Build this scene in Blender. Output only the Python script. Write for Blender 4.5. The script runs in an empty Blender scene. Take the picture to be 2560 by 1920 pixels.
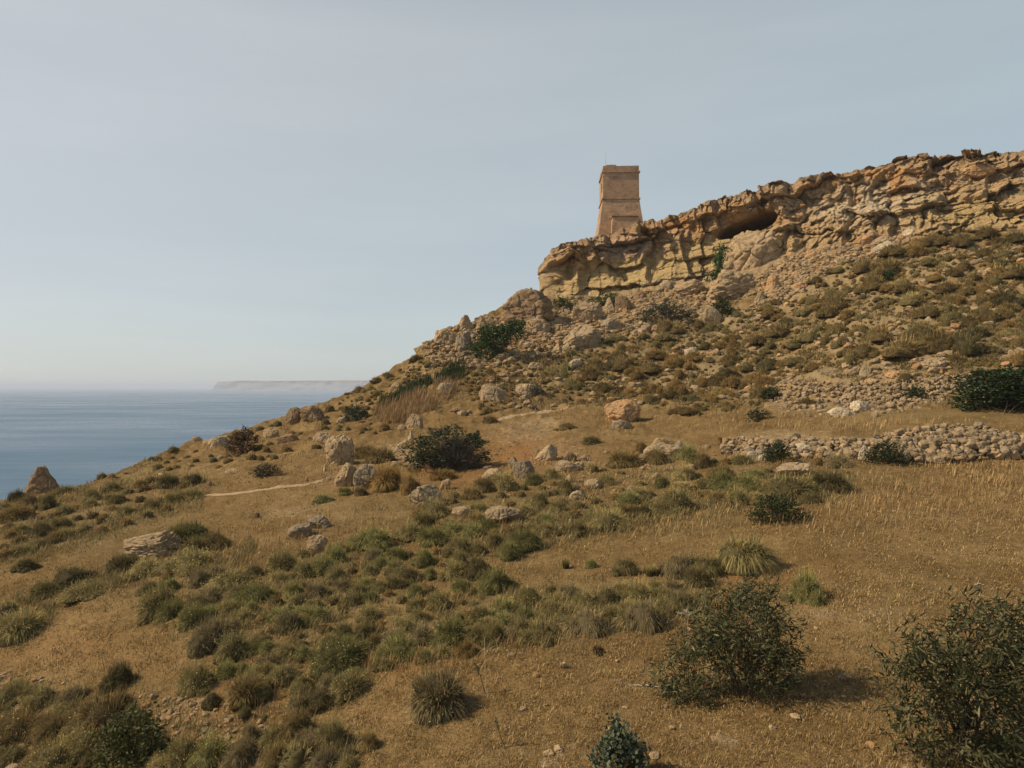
import bpy, math, random
import numpy as np
from mathutils import Vector, Matrix

# ------------------------------------------------------------------ camera, world, sun, exposure
scene = bpy.context.scene
COL = scene.collection
R = math.radians
FPX, CX, HY = 712.0, 512.0, 387.0          # focal length in pixels of a 1024 wide frame, centre column, horizon row
cam_d = bpy.data.cameras.new("camera")
cam = bpy.data.objects.new("camera", cam_d); COL.objects.link(cam)
cam_d.sensor_width = 36.0
cam_d.lens = 36.0 * FPX / 1024.0
cam_d.clip_start, cam_d.clip_end = 0.2, 90000.0
cam.location = (0, 0, 0)
cam.rotation_euler = (R(90) + math.atan((HY - 384.0) / FPX), 0, 0)
scene.camera = cam

SUN_EL, SUN_AZ = R(41), R(-95)              # azimuth clockwise from +Y (the view direction)
sun_dir = Vector((math.sin(SUN_AZ) * math.cos(SUN_EL), math.cos(SUN_AZ) * math.cos(SUN_EL), math.sin(SUN_EL)))
world = bpy.data.worlds.new("World"); scene.world = world
world.use_nodes = True
wt = world.node_tree; wt.nodes.clear()
sky = wt.nodes.new("ShaderNodeTexSky"); sky.sky_type = 'NISHITA'
sky.sun_disc = False
sky.sun_elevation, sky.sun_rotation = SUN_EL, SUN_AZ
sky.altitude = 0; sky.air_density = 1.0; sky.dust_density = 0.5; sky.ozone_density = 2.0
hsv = wt.nodes.new("ShaderNodeHueSaturation"); hsv.inputs['Saturation'].default_value = 0.8
bg = wt.nodes.new("ShaderNodeBackground"); bg.inputs['Strength'].default_value = 0.1
wo = wt.nodes.new("ShaderNodeOutputWorld")
wt.links.new(sky.outputs[0], hsv.inputs['Color'])
# a thin veil of high haze, with faint streaks of cirrus in it
tc = wt.nodes.new("ShaderNodeTexCoord"); mp = wt.nodes.new("ShaderNodeMapping"); mp.inputs['Scale'].default_value = (1.6, 1.6, 11.0)
mp.inputs['Rotation'].default_value = (0, R(7), R(20))
ns = wt.nodes.new("ShaderNodeTexNoise"); ns.inputs['Scale'].default_value = 1.1; ns.inputs['Detail'].default_value = 5; ns.inputs['Roughness'].default_value = .55
rp = wt.nodes.new("ShaderNodeValToRGB")
for e, (p, c) in zip(rp.color_ramp.elements, ((.45, (1, 1, 1, 1)), (.9, (1.14, 1.12, 1.10, 1)))): e.position = p; e.color = c
dt = wt.nodes.new("ShaderNodeVectorMath"); dt.operation = 'DOT_PRODUCT'; dt.inputs[1].default_value = sun_dir
gm = wt.nodes.new("ShaderNodeMapRange"); gm.inputs['From Min'].default_value = -.45; gm.inputs['From Max'].default_value = .62
gr = wt.nodes.new("ShaderNodeMix"); gr.data_type = 'RGBA'; gr.inputs[6].default_value = (4.8, 5.8, 6.05, 1); gr.inputs[7].default_value = (6.7, 6.85, 6.8, 1)
ml = wt.nodes.new("ShaderNodeMix"); ml.data_type = 'RGBA'; ml.blend_type = 'MULTIPLY'; ml.inputs[0].default_value = 1
wt.links.new(tc.outputs['Generated'], dt.inputs[0]); wt.links.new(dt.outputs['Value'], gm.inputs['Value']); wt.links.new(gm.outputs[0], gr.inputs[0])
wt.links.new(gr.outputs[2], ml.inputs[6]); wt.links.new(rp.outputs[0], ml.inputs[7])
vm = wt.nodes.new("ShaderNodeMix"); vm.data_type = 'RGBA'; vm.inputs[0].default_value = .66
sx = wt.nodes.new("ShaderNodeSeparateXYZ"); mr = wt.nodes.new("ShaderNodeMapRange"); mr.interpolation_type = 'SMOOTHSTEP'
for k, v in (('From Min', .42), ('From Max', .74), ('To Min', .66), ('To Max', .04)): mr.inputs[k].default_value = v
wt.links.new(tc.outputs['Generated'], sx.inputs[0]); wt.links.new(sx.outputs['Z'], mr.inputs['Value']); wt.links.new(mr.outputs[0], vm.inputs[0])
wt.links.new(tc.outputs['Generated'], mp.inputs['Vector']); wt.links.new(mp.outputs[0], ns.inputs['Vector'])
wt.links.new(ns.outputs['Fac'], rp.inputs['Fac']); wt.links.new(hsv.outputs[0], vm.inputs[6]); wt.links.new(ml.outputs[2], vm.inputs[7])
wt.links.new(vm.outputs[2], bg.inputs['Color'])
wt.links.new(bg.outputs[0], wo.inputs['Surface'])

sl = bpy.data.lights.new("sun", 'SUN'); sl.energy = 5.0; sl.angle = R(0.53); sl.color = (1.0, 0.84, 0.61)
so = bpy.data.objects.new("sun", sl); COL.objects.link(so)
so.rotation_euler = sun_dir.to_track_quat('Z', 'Y').to_euler()

vs = scene.view_settings
vs.view_transform = 'Standard'; vs.look = 'None'; vs.gamma = 1.0; vs.use_curve_mapping = False
vs.exposure = 0.0
cy = scene.cycles
cy.max_bounces = 5; cy.diffuse_bounces = 2; cy.glossy_bounces = 2; cy.transmission_bounces = 3
cy.volume_bounces = 1; cy.transparent_max_bounces = 6
cy.caustics_reflective = False; cy.caustics_refractive = False
cy.use_denoising = True

# ------------------------------------------------------------------ noise
_rng = np.random.RandomState(7)
_P = np.tile(_rng.permutation(256), 3).astype(np.int32)
_G = _rng.normal(size=(256, 3)); _G /= np.linalg.norm(_G, axis=1)[:, None]
_RJ = _rng.rand(256, 3); _RV = _rng.rand(256)

def perlin(p):
    p = np.asarray(p, float); i = np.floor(p).astype(np.int64); f = p - i
    w = f * f * f * (f * (f * 6 - 15) + 10)
    i &= 255
    out = 0
    for dx in (0, 1):
        wx = w[:, 0] if dx else 1 - w[:, 0]
        hx = _P[(i[:, 0] + dx) & 255]
        for dy in (0, 1):
            wy = w[:, 1] if dy else 1 - w[:, 1]
            hy = _P[hx + ((i[:, 1] + dy) & 255)]
            for dz in (0, 1):
                wz = w[:, 2] if dz else 1 - w[:, 2]
                g = _G[_P[hy + ((i[:, 2] + dz) & 255)] & 255]
                out = out + wx * wy * wz * (g[:, 0] * (f[:, 0] - dx) + g[:, 1] * (f[:, 1] - dy) + g[:, 2] * (f[:, 2] - dz))
    return out * 1.4

def fbm(p, octaves=4, gain=0.5):
    a, s, t, n = 1.0, 0, 0, np.asarray(p, float)
    for k in range(octaves):
        s = s + a * perlin(n); t += a; a *= gain; n = n * 2.03 + 17.3
    return s / t

def ridged(p, octaves=4, gain=0.5):
    a, s, t, n = 1.0, 0, 0, np.asarray(p, float)
    for k in range(octaves):
        s = s + a * (1 - 2 * np.abs(perlin(n))); t += a; a *= gain; n = n * 2.07 + 31.7
    return s / t

def worley(p, tilt=None):
    """distance to nearest and second nearest feature point, and a random value of the nearest cell"""
    p = np.asarray(p, float); i = np.floor(p).astype(np.int64)
    f1 = np.full(len(p), 9.0); f2 = np.full(len(p), 9.0); idv = np.zeros(len(p)); ov = np.zeros((len(p), 3))
    for dx in (-1, 0, 1):
        for dy in (-1, 0, 1):
            for dz in (-1, 0, 1):
                c = i + (dx, dy, dz); cc = c & 255
                h = _P[_P[_P[cc[:, 0]] + cc[:, 1]] + cc[:, 2]] & 255
                o3 = p - c - _RJ[h]; d = np.linalg.norm(o3, axis=1)
                near = d < f1; ov[near] = o3[near]
                f2 = np.where(near, f1, np.minimum(f2, d)); idv = np.where(near, _RV[h], idv); f1 = np.where(near, d, f1)
    if tilt is not None:
        q = (idv * 255.99).astype(int)[:, None] * np.array([[7, 13, 29]]) & 255
        return f1, f2, idv, (ov * ((_RV[q] - .5) * 2 + tilt)).sum(1)
    return f1, f2, idv

def sstep(a, b, x):
    t = np.clip((x - a) / (b - a), 0, 1); return t * t * (3 - 2 * t)

# ------------------------------------------------------------------ mesh helpers
def mesh_data(name, V, faces, mat=None, col=None, smooth=True, fmat=None):
    """faces: list of (n,3) or (n,4) index arrays; col: (nv,3) point colours"""
    me = bpy.data.meshes.new(name)
    V = np.ascontiguousarray(V, dtype=np.float32)
    if not isinstance(faces, (list, tuple)): faces = [faces]
    faces = [np.asarray(f, dtype=np.int32) for f in faces if len(f)]
    me.vertices.add(len(V)); me.vertices.foreach_set('co', V.ravel())
    idx = np.concatenate([f.ravel() for f in faces])
    sizes = np.concatenate([np.full(len(f), f.shape[1], np.int32) for f in faces])
    starts = np.concatenate([[0], np.cumsum(sizes)[:-1]]).astype(np.int32)
    me.loops.add(len(idx)); me.loops.foreach_set('vertex_index', idx)
    me.polygons.add(len(sizes)); me.polygons.foreach_set('loop_start', starts)
    me.polygons.foreach_set('use_smooth', np.full(len(sizes), smooth, bool))
    if mat is not None:
        for m in (mat if isinstance(mat, (list, tuple)) else [mat]): me.materials.append(m)
    if fmat is not None: me.polygons.foreach_set('material_index', np.asarray(fmat, np.int32))
    if col is not None:
        c = np.ones((len(V), 4), np.float32); c[:, :3] = col
        ca = me.color_attributes.new('Col', 'FLOAT_COLOR', 'POINT'); ca.data.foreach_set('color', c.ravel())
    me.update(calc_edges=True)
    return me

def link(name, me, parent=None, loc=(0, 0, 0), rot=(0, 0, 0), scale=(1, 1, 1)):
    o = bpy.data.objects.new(name, me); COL.objects.link(o)
    o.location = loc; o.rotation_euler = rot; o.scale = scale
    if parent is not None: o.parent = parent
    return o

def tag(o, label=None, cat=None, group=None, kind=None):
    if label: o['label'] = label
    if cat: o['category'] = cat
    if group: o['group'] = group
    if kind: o['kind'] = kind
    return o

def grid_faces(nr, nc):
    a = np.arange(nr * nc).reshape(nr, nc)
    return np.stack([a[:-1, :-1], a[:-1, 1:], a[1:, 1:], a[1:, :-1]], -1).reshape(-1, 4)

class MB:
    """collects boxes, tubes and raw pieces into one mesh"""
    def __init__(s): s.v, s.t, s.q, s.c, s.n = [], [], [], [], 0
    def add(s, V, tri=None, quad=None, col=None):
        V = np.asarray(V, float)
        if tri is not None and len(tri): s.t.append(np.asarray(tri) + s.n)
        if quad is not None and len(quad): s.q.append(np.asarray(quad) + s.n)
        s.v.append(V); s.n += len(V)
        if col is not None: s.c.append(np.broadcast_to(np.asarray(col, float), (len(V), 3)))
    def tube(s, pts, rad, k=5, col=None):
        pts = np.asarray(pts, float); rad = np.broadcast_to(rad, len(pts))
        d = np.gradient(pts, axis=0); d /= np.linalg.norm(d, axis=1)[:, None] + 1e-9
        up = np.where(np.abs(d[:, 2:3]) > .9, np.array([[1., 0, 0]]), np.array([[0, 0, 1.]]))
        a = np.cross(d, up); a /= np.linalg.norm(a, axis=1)[:, None] + 1e-9; b = np.cross(d, a)
        th = np.arange(k) * 2 * math.pi / k
        V = pts[:, None] + rad[:, None, None] * (np.cos(th)[None, :, None] * a[:, None] + np.sin(th)[None, :, None] * b[:, None])
        n = len(pts); i = np.arange(n * k).reshape(n, k); j = np.roll(i, -1, 1)
        Q = np.stack([i[:-1], j[:-1], j[1:], i[1:]], -1).reshape(-1, 4)
        s.add(V.reshape(-1, 3), quad=Q, col=col)
    def build(s, name, mat, parent=None, smooth=True, **kw):
        me = s.data(name, mat, smooth); return link(name, me, parent, **kw)
    def data(s, name, mat, smooth=True):
        f = []
        if s.t: f.append(np.concatenate(s.t))
        if s.q: f.append(np.concatenate(s.q))
        return mesh_data(name, np.concatenate(s.v), f, mat, np.concatenate(s.c) if s.c else None, smooth)

# ------------------------------------------------------------------ materials
def new_mat(name):
    m = bpy.data.materials.new(name); m.use_nodes = True
    nt = m.node_tree; nt.nodes.clear()
    out = nt.nodes.new('ShaderNodeOutputMaterial')
    return m, nt, out

class NT:
    def __init__(s, nt): s.nt = nt
    def n(s, typ, **kw):
        nd = s.nt.nodes.new(typ)
        for k, v in kw.items(): setattr(nd, k, v)
        return nd
    def l(s, a, b): s.nt.links.new(a, b)
    def noise(s, vec, scale, detail=4, rough=.55):
        nd = s.n('ShaderNodeTexNoise'); nd.inputs['Scale'].default_value = scale
        nd.inputs['Detail'].default_value = detail; nd.inputs['Roughness'].default_value = rough
        if vec is not None: s.l(vec, nd.inputs['Vector'])
        return nd.outputs['Fac']
    def ramp(s, fac, stops):
        nd = s.n('ShaderNodeValToRGB'); el = nd.color_ramp.elements
        while len(el) < len(stops): el.new(.5)
        for e, (p, c) in zip(el, stops):
            e.position = p; e.color = (c, c, c, 1) if isinstance(c, (int, float)) else (*c, 1)
        s.l(fac, nd.inputs['Fac']); return nd.outputs['Color']
    def mix(s, a, b, fac, mode='MIX'):
        nd = s.n('ShaderNodeMix', data_type='RGBA', blend_type=mode)
        for sock, v in ((nd.inputs[6], a), (nd.inputs[7], b), (nd.inputs[0], fac)):
            if isinstance(v, (int, float)): sock.default_value = v if sock.type == 'VALUE' else (v, v, v, 1)
            elif isinstance(v, tuple): sock.default_value = (*v, 1)
            else: s.l(v, sock)
        return nd.outputs[2]
    def math(s, op, a, b=None):
        nd = s.n('ShaderNodeMath', operation=op)
        for k, v in enumerate((a, b)):
            if v is None: continue
            if isinstance(v, (int, float)): nd.inputs[k].default_value = v
            else: s.l(v, nd.inputs[k])
        return nd.outputs[0]
    def bump(s, h, strength=.5, dist=.05):
        nd = s.n('ShaderNodeBump'); nd.inputs['Strength'].default_value = strength; nd.inputs['Distance'].default_value = dist
        s.l(h, nd.inputs['Height']); return nd.outputs['Normal']
    def bsdf(s, out, color, rough=.9, spec=.2, normal=None):
        p = s.n('ShaderNodeBsdfPrincipled')
        if isinstance(color, tuple): p.inputs['Base Color'].default_value = (*color, 1)
        else: s.l(color, p.inputs['Base Color'])
        if isinstance(rough, (int, float)): p.inputs['Roughness'].default_value = rough
        else: s.l(rough, p.inputs['Roughness'])
        p.inputs['Specular IOR Level'].default_value = spec
        if normal is not None: s.l(normal, p.inputs['Normal'])
        s.l(p.outputs[0], out.inputs['Surface']); return p
    def attr(s, name='Col'):
        nd = s.n('ShaderNodeAttribute'); nd.attribute_name = name; return nd
    def pos(s): return s.n('ShaderNodeNewGeometry').outputs['Position']
    def objco(s): return s.n('ShaderNodeTexCoord').outputs['Object']

def rock_material():
    m, nt, out = new_mat('limestone'); g = NT(nt)
    oi = g.n('ShaderNodeObjectInfo'); co = g.pos()
    a = g.noise(co, 1.3, 5, .62); b = g.noise(co, 6.0, 6, .7); c = g.noise(co, 22.0, 3, .6)
    c1 = g.mix(oi.outputs['Color'], (0.19, 0.15, 0.10), g.ramp(a, [(.5, 0), (.7, .5)]))        # weathered grey crust
    c2 = g.mix(c1, (0.40, 0.23, 0.11), g.ramp(g.noise(co, .9, 3), [(.56, 0), (.75, .55)]))         # iron stains
    c3 = g.mix(c2, g.ramp(b, [(.3, .5), (.52, 1.0), (.72, 1.3)]), .9, 'MULTIPLY')
    c4 = g.mix(c3, (0.08, 0.066, 0.05), g.ramp(c, [(.62, 0), (.78, .45)]))
    h = g.math('ADD', g.math('MULTIPLY', b, 1.0), g.math('MULTIPLY', c, .35))
    g.bsdf(out, c4, .93, .12, g.bump(h, .8, .12))
    return m

def cliff_material():
    m, nt, out = new_mat('cliff_stone'); g = NT(nt)
    col = g.attr().outputs['Color']; co = g.pos()
    mp = g.n('ShaderNodeMapping'); mp.inputs['Scale'].default_value = (1, 1, 3.2); g.l(co, mp.inputs['Vector'])
    a = g.noise(mp.outputs[0], .8, 6, .65); b = g.noise(mp.outputs[0], 3.2, 5, .7); c = g.noise(co, 9.0, 4, .65)
    c1 = g.mix(col, g.ramp(a, [(.3, .62), (.5, 1.0), (.7, 1.22)]), .85, 'MULTIPLY')
    c2 = g.mix(c1, g.ramp(b, [(.3, .58), (.5, 1.05), (.7, 1.3)]), .9, 'MULTIPLY')
    c3 = g.mix(c2, (0.10, 0.075, 0.05), g.ramp(c, [(.56, 0), (.74, .65)]))
    h = g.math('ADD', b, g.math('MULTIPLY', c, .5))
    g.bsdf(out, c3, .95, .1, g.bump(h, 1.0, .45))
    return m

def ground_material():
    m, nt, out = new_mat('dry_ground'); g = NT(nt)
    at = g.attr(); sp = g.n('ShaderNodeSeparateColor'); g.l(at.outputs['Color'], sp.inputs[0])
    co = g.pos()
    n1 = g.noise(co, .5, 5, .6); n2 = g.noise(co, 3.0, 5, .65); n3 = g.noise(co, 14.0, 4, .65); n4 = g.noise(co, 50.0, 2, .6)
    straw = g.mix((0.195, 0.122, 0.046), (0.285, 0.19, 0.082), g.ramp(n1, [(.35, 0), (.65, 1)]))
    straw = g.mix(straw, (0.14, 0.083, 0.034), g.ramp(n2, [(.42, 0), (.7, .8)]))
    big_ = g.noise(co, .16, 4, .6)
    straw = g.mix(straw, (0.33, 0.225, 0.10), g.ramp(big_, [(.5, 0), (.7, .65)]))
    soil = g.mix((0.30, 0.205, 0.105), (0.41, 0.30, 0.17), g.ramp(n2, [(.4, 0), (.65, 1)]))
    soil = g.mix(soil, (0.17, 0.108, 0.05), g.ramp(n3, [(.5, 0), (.75, .7)]))
    fac = g.math('ADD', sp.outputs[0], g.math('MULTIPLY', g.math('SUBTRACT', n2, .5), 1.1))
    base = g.mix(straw, soil, g.ramp(fac, [(.38, 0), (.62, 1)]))
    red = g.mix(base, (0.34, 0.16, 0.06), g.math('MULTIPLY', sp.outputs[2], .75))
    green = g.mix(red, (0.16, 0.135, 0.06), g.math('MULTIPLY', sp.outputs[1], g.ramp(n2, [(.35, .2), (.6, .9)])))
    tex = g.mix(green, g.ramp(n3, [(.25, .55), (.5, 1.0), (.75, 1.35)]), .8, 'MULTIPLY')
    tex = g.mix(tex, g.ramp(n4, [(.3, .7), (.5, 1.0), (.7, 1.25)]), .7, 'MULTIPLY')
    h = g.math('ADD', n3, g.math('MULTIPLY', n4, .4))
    g.bsdf(out, tex, .97, .05, g.bump(h, .9, .10))
    return m

def blade_material(name, transl=.3, jitter=.25, rough=.8):
    """colour from the mesh, a little different for every plant"""
    m, nt, out = new_mat(name); g = NT(nt)
    oi = g.n('ShaderNodeObjectInfo')
    v = g.math('ADD', g.math('MULTIPLY', oi.outputs['Random'], 2 * jitter), 1 - jitter)
    c = g.mix(g.attr().outputs['Color'], v, 1.0, 'MULTIPLY')
    c = g.mix(c, oi.outputs['Color'], 1.0, 'MULTIPLY')
    p = g.n('ShaderNodeBsdfPrincipled'); g.l(c, p.inputs['Base Color'])
    p.inputs['Roughness'].default_value = rough; p.inputs['Specular IOR Level'].default_value = .14 if rough < .7 else .08
    t = g.n('ShaderNodeBsdfTranslucent'); g.l(c, t.inputs['Color'])
    mx = g.n('ShaderNodeMixShader'); mx.inputs[0].default_value = transl
    g.l(p.outputs[0], mx.inputs[1]); g.l(t.outputs[0], mx.inputs[2]); g.l(mx.outputs[0], out.inputs['Surface'])
    return m

def tower_material():
    m, nt, out = new_mat('tower_masonry'); g = NT(nt)
    co = g.objco()
    br = g.n('ShaderNodeTexBrick'); 
    mp = g.n('ShaderNodeMapping'); mp.inputs['Rotation'].default_value = (R(90), 0, 0); g.l(co, mp.inputs['Vector'])
    g.l(mp.outputs[0], br.inputs['Vector']); br.inputs['Scale'].default_value = 1.0
    br.inputs['Brick Width'].default_value = .62; br.inputs['Row Height'].default_value = .3; br.inputs['Mortar Size'].default_value = .012
    br.inputs['Color1'].default_value = (.43, .275, .165, 1); br.inputs['Color2'].default_value = (.36, .228, .135, 1); br.inputs['Mortar'].default_value = (.25, .16, .095, 1)
    a = g.noise(co, .7, 5, .65); b = g.noise(co, 5.0, 4, .7)
    c = g.mix(br.outputs['Color'], g.ramp(a, [(.3, .6), (.5, 1.0), (.7, 1.15)]), .95, 'MULTIPLY')
    c = g.mix(c, g.ramp(b, [(.3, .65), (.5, 1.0), (.72, 1.2)]), .9, 'MULTIPLY')
    g.bsdf(out, c, .95, .1, g.bump(b, .8, .10))
    return m

M_ROCK, M_CLIFF, M_GROUND, M_TOWER = rock_material(), cliff_material(), ground_material(), tower_material()
M_BLADE = blade_material('grass_blades', .17, .22)
M_LEAF = blade_material('leaves', .22, .12, .58)
m, nt, out = new_mat('dark_opening'); NT(nt).bsdf(out, (.02, .017, .014), 1.0, 0); M_DARK = m
m, nt, out = new_mat('weathered_metal'); NT(nt).bsdf(out, (.35, .34, .33), .5, .4); M_METAL = m
m, nt, out = new_mat('bark'); g = NT(nt); g.bsdf(out, g.mix((.07, .05, .034), (.15, .115, .075), g.noise(g.pos(), 9, 4)), .95, .1); M_BARK = m
m, nt, out = new_mat('dead_wood'); g = NT(nt); g.bsdf(out, g.mix((.30, .25, .19), (.45, .39, .31), g.noise(g.pos(), 9, 4)), .95, .1); M_DEAD = m

# ------------------------------------------------------------------ the lie of the land
# survey points: where the ground is seen (column, row of a 2212 x 1659 print) and how far off it lies, in metres
K = 1024.0 / 2212.0
SURVEY = """
-500:2300 10.5,1659 20,1500 23.5,1350 28,1200 37,1130 45,1085 52,1000 66
0:2300 9.6,1659 18,1500 21,1350 26,1200 34,1130 42,1085 50,1000 63
250:2300 8.8,1659 16.5,1500 19.5,1350 24,1200 31.5,1100 42,1040 54,1015 59,950 70
500:2300 8,1659 15,1500 18,1350 22,1200 29,1100 38,1030 48,960 62,932 69,860 82
750:2300 7.5,1659 14,1500 17,1350 21,1200 27.5,1100 35,1000 47,930 61,855 77,780 90
1000:2300 7.1,1659 13,1500 16,1350 20,1200 26.5,1100 33,1000 44,930 57,850 69,760 82,690 94,600 108
1200:2300 7,1659 12.7,1500 15.6,1350 19.5,1200 26,1100 32,1000 42,930 55,880 65,800 78,700 93,620 107,540 118
1400:2300 7,1659 12.5,1500 15.2,1350 19,1200 25,1100 31,1000 40,930 53,890 63,800 75,700 89,625 101,540 112
1600:2300 6.8,1659 12.2,1500 15,1350 18.7,1200 24,1100 29.5,1000 38,930 48,890 58,800 71,700 83,600 95,540 103
1800:2300 6.7,1659 12,1500 14.8,1350 18.3,1200 23.5,1100 28.5,1010 36,930 43.5,890 54,820 60,700 73,600 84,530 92
2000:2300 6.6,1659 11.9,1500 14.6,1350 18.1,1200 23.2,1100 28.2,1000 37,925 41.5,890 50,815 55,700 66,600 76,510 86
2212:2300 6.5,1659 11.8,1500 14.5,1350 18,1200 23,1100 28,990 37,925 40.5,890 48.5,815 53,700 62,600 71,510 79
2700:2300 6.4,1659 11.6,1500 14.2,1350 17.6,1200 22.3,1100 27,990 35,925 39,890 46,815 50,700 57,600 64,510 70
"""
_pts = []
for line in SURVEY.strip().split("\n"):
    c, rest = line.split(":")
    for it in rest.split(","):
        r, d = it.split(); _pts.append((float(c), float(r), float(d)))
_pts = np.array(_pts)
def _nd(x, y): return np.stack([x / 900.0, y / 420.0], -1)
_C = _nd(_pts[:, 0], _pts[:, 1]); _L = np.log(_pts[:, 2])
def _tps(r): return np.where(r > 1e-9, r * r * np.log(np.maximum(r, 1e-9)), 0)
_A = _tps(np.linalg.norm(_C[:, None] - _C[None], axis=2)) + np.eye(len(_C)) * .004
_Pm = np.c_[np.ones(len(_C)), _C]
_S = np.block([[_A, _Pm], [_Pm.T, np.zeros((3, 3))]])
_W = np.linalg.solve(_S, np.r_[_L, 0, 0, 0])
GX0, GX1, GY0, GY1, GS = -760, 2960, 300, 2420, 6.0
_gx = np.arange(GX0, GX1 + GS, GS); _gy = np.arange(GY0, GY1 + GS, GS)
_mx, _my = np.meshgrid(_gx, _gy); _q = _nd(_mx.ravel(), _my.ravel())
_val = np.empty(len(_q))
for k in range(0, len(_q), 20000):
    qq = _q[k:k + 20000]
    _val[k:k + 20000] = _tps(np.linalg.norm(qq[:, None] - _C[None], axis=2)) @ _W[:-3] + np.c_[np.ones(len(qq)), qq] @ _W[-3:]
_val = _val.reshape(_mx.shape)

def depth(dx, dy):
    x = np.clip((np.asarray(dx, float) - GX0) / GS, 0, len(_gx) - 1.001); y = np.clip((np.asarray(dy, float) - GY0) / GS, 0, len(_gy) - 1.001)
    i, j = x.astype(int), y.astype(int); fx, fy = x - i, y - j
    return np.exp((_val[j, i] * (1 - fx) + _val[j, i + 1] * fx) * (1 - fy) + (_val[j + 1, i] * (1 - fx) + _val[j + 1, i + 1] * fx) * fy)

def world_at(dx, dy, Y):
    dx, dy, Y = np.broadcast_arrays(np.asarray(dx, float), np.asarray(dy, float), np.asarray(Y, float))
    return np.stack([(dx * K - CX) / FPX * Y, Y, (HY - dy * K) / FPX * Y], -1)

def relief(p, Y):
    """metres the ground rises above its smooth form"""
    q = np.array(p, float); q[:, 2] = 0
    far = sstep(30, 75, Y)
    r = .22 * fbm(q / 7.0, 2) + .10 * fbm(q / 2.1 + 5, 2) + .055 * fbm(q / .7, 2) + .022 * perlin(q / .23)
    r += far * (.75 * ridged(q / 5.0 + 9, 3) - .3 + .30 * ridged(q / 1.6, 3) + .10 * fbm(q / .5, 2))
    return r

def ground(dx, dy):
    dx = np.atleast_1d(np.asarray(dx, float)); dy = np.atleast_1d(np.asarray(dy, float))
    dx, dy = np.broadcast_arrays(dx, dy)
    Y = depth(dx, dy); p = world_at(dx, dy, Y); p[:, 2] += relief(p, Y)
    return p
def gpt(dx, dy):
    p = ground(dx, dy)[0]; return float(p[0]), float(p[1]), float(p[2])

# upper edge of the sheet of ground: the seaward ridge on the left, tucked behind the cliff foot on the right
_EX = [-760, -300, 0, 100, 200, 300, 400, 520, 650, 750, 830, 900, 960, 1000, 1080, 1130, 1166, 1215, 1290, 1390, 1500, 1570, 1640, 1720, 1830, 1925, 2000, 2212, 2500, 2960]
_EY = [1110, 1098, 1085, 1070, 1043, 1008, 968, 936, 897, 857, 812, 766, 722, 705, 668, 650, 640, 645, 642, 628, 612, 598, 580, 552, 532, 520, 510, 500, 505, 515]
def edge_row(dx): return np.interp(dx, _EX, _EY)

def soft_blob(dx, dy, cx, cy, rx, ry): return np.exp(-(((dx - cx) / rx) ** 2 + ((dy - cy) / ry) ** 2))
PALE = [(1925, 640, 60, 55, .5), (1530, 760, 60, 28, .35), (1480, 810, 90, 22, .25), (1720, 860, 120, 45, .5), (1880, 860, 170, 45, .4), (1720, 960, 150, 30, .5),
        (1150, 930, 70, 30, .4), (840, 985, 60, 20, .6), (1880, 1330, 120, 40, .3), (1340, 1480, 60, 40, .15), (1560, 1600, 40, 12, .45), (1200, 1630, 130, 45, .25),
        (430, 1520, 130, 60, .3), (560, 1600, 70, 60, .35), (990, 1285, 60, 18, .25), (1010, 1500, 60, 25, .1), (1320, 1270, 60, 14, .35), (760, 1120, 90, 20, .2),
        (620, 1105, 140, 24, .28), (250, 1110, 150, 20, .35), (2050, 1640, 200, 40, .3), (1760, 1330, 60, 24, .35), (70, 1500, 80, 30, .3), (1190, 985, 90, 40, .35), (1130, 945, 90, 25, .4)]
RED = [(1130, 985, 90, 35, .8), (1000, 1030, 80, 18, .6), (640, 1480, 200, 60, .25), (260, 1560, 120, 50, .35), (1290, 700, 60, 40, .4), (900, 1440, 150, 50, .3), (1620, 1240, 150, 25, .4), (180, 1400, 200, 80, .3)]
GREEN = [(620, 1330, 330, 90, .8), (1100, 1330, 300, 60, .7), (1200, 1110, 380, 50, .8), (200, 1150, 200, 40, .7), (150, 1580, 260, 90, .8), (600, 1600, 160, 60, .6),
         (1650, 1040, 250, 30, .7), (1550, 800, 420, 80, .45), (2000, 680, 300, 90, .5), (2050, 900, 250, 12, .5), (2000, 1290, 260, 90, .15), (300, 1040, 160, 25, .5)]
def zone(dx, dy, blobs):
    s = np.zeros(np.shape(dx))
    for cx, cy, rx, ry, w in blobs: s = np.maximum(s, w * soft_blob(dx, dy, cx, cy, rx, ry))
    return s

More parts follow.
